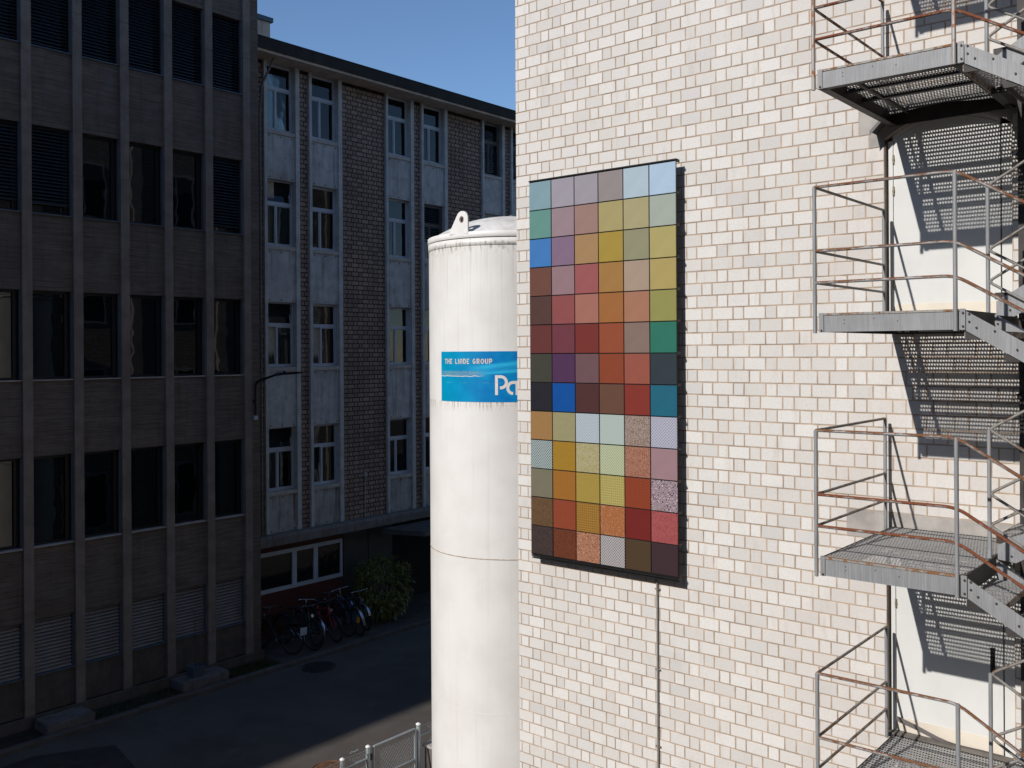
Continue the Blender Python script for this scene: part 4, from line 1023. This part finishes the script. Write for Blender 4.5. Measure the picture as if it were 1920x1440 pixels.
bicycle(15.93, 19.44, W90+.02, R(4), (.02, .02, .025), 'black bicycle with an orange reflector plate right of the red one', 'black', None, None, True, dsz=.97)
bicycle(16.30, 19.26, W90-.24, R(-8), (.09, .12, .22), 'blue grey bicycle with silver mudguards near the shrub', 'chrome', dsz=1.04)
bicycle(16.74, 19.46, -W90-.28, R(5), (.10, .11, .13), 'grey bicycle with pale mudguards touching the round shrub', 'chrome', dsz=.98)

# ------------------------------------------------------------------ fence, gate, cabinet, manholes
FY = 11.50; FH = 1.10
def fpost(t, x, h, r=.035):
    o = MB().path([(x, FY, 0), (x, FY, h)], r, 12).build('post', 'fence', t); MB().path([(x, FY, h), (x, FY, h+.012), (x, FY, h+.03)], [r+.006, r+.005, .012], 12).build('cap', 'tankw', o); return o
def wire(t, x0, x1, z0, z1, mesh=.05, r=.0018):
    b = MB(); k = x0-(z1-z0)
    while k < x1:
        for s in (0, 1):
            a = max(x0, k); c = min(x1, k+(z1-z0))
            if c-a > .01:
                za, zc = z0+(a-k), z0+(c-k)
                if s: za, zc = z1-(a-k), z1-(c-k)
                b.path([(a, FY-.003+.006*s, za), (c, FY-.003+.006*s, zc)], r, 3, False, False)
        k += mesh*1.414
    return b.build('wire_mesh', 'fence', t, kind='stuff')
fe = thing('chain_link_fence', 'low galvanised chain link fence beside the white tank', 'fence', loc=(0, 0, 0))
for xx in (9.56, 10.085): fpost(fe, xx, FH-.03 if xx < 10 else FH)
fpost(fe, 11.20, FH+.02, .038); fpost(fe, 13.4, FH); fpost(fe, 8.2, FH)
for a, c in ((8.2, 9.56), (9.56, 10.085), (11.2, 13.4)):
    wire(fe, a+.03, c-.03, .08, FH-.06); MB().path([(a, FY, FH-.18), (c, FY, FH-.18)], .018, 8).build('rail', 'fence', fe)
    MB().path([(a, FY, FH-.03), (c, FY, FH-.05)], .003, 5).build('tension_wire', 'fence', fe)
b = MB(); 
for k in range(5): b.path([(9.72+k*.035, FY, FH+.02+.012*math.sin(k*2)), (9.75+k*.035, FY, FH+.01-.012*math.sin(k*2))], .008, 6)
b.build('tensioner', 'fence', fe)
ga = thing('wire_gate', 'galvanised tube gate with wire mesh between two fence posts', 'gate', loc=(0, 0, 0))
MB().path(rounded([(10.20, FY, .08), (10.20, FY, FH-.03), (11.12, FY, FH-.03), (11.12, FY, .08)], .03)+[Vector((10.20, FY, .08))], .019, 10).build('gate_frame', 'fence', ga)
MB().path([(10.20, FY, .56), (11.12, FY, .56)], .016, 8).build('rail', 'fence', ga); wire(ga, 10.22, 11.10, .1, FH-.05)
for z in (.25, .92): MB().path([(10.15, FY, z-.05), (10.15, FY, z+.05)], .016, 8).build('hinge', 'black', ga)
kb = thing('meter_cabinet', 'small grey concrete box with dark grille between gate post and tank', 'cabinet', loc=(11.55, 11.38, 0))
MB().box(-.22, .22, -.10, .10, 0, .72).build('body', 'rough_conc', kb); MB().box(-.18, .18, -.106, -.101, .1, .6).build('grille', 'mandark', kb); MB().box(-.25, .25, -.13, .13, .721, .76).build('lid', 'lintel', kb)
def manhole(name, x, y, r, mat, label):
    b = MB(); b.path([(x, y, .002), (x, y, .012)], r, 40)
    o = tag(b.build(name, mat), label, 'manhole')
    ring = [(x+(r+.03)*math.cos(2*math.pi*k/40), y+(r+.03)*math.sin(2*math.pi*k/40), .003) for k in range(40)]
    MB().path(ring, .012, 6, True).build('ring', mat, o)
    q = MB()
    for i in range(-8, 9):
        for j in range(-8, 9):
            a, c = i*r/8.6, j*r/8.6
            if a*a+c*c < (r*.9)**2: q.box(x+a-r/26, x+a+r/26, y+c-r/26, y+c+r/26, .0125, .017)
    q.build('tread_pattern', mat, o, kind='stuff')
manhole('manhole_cover', 10.80, 13.33, .29, 'manhole', 'rusty brown round manhole cover in front of the fence')
manhole('manhole_cover', 14.15, 17.85, .36, 'mandark', 'dark round manhole cover near the kerb and bicycles')
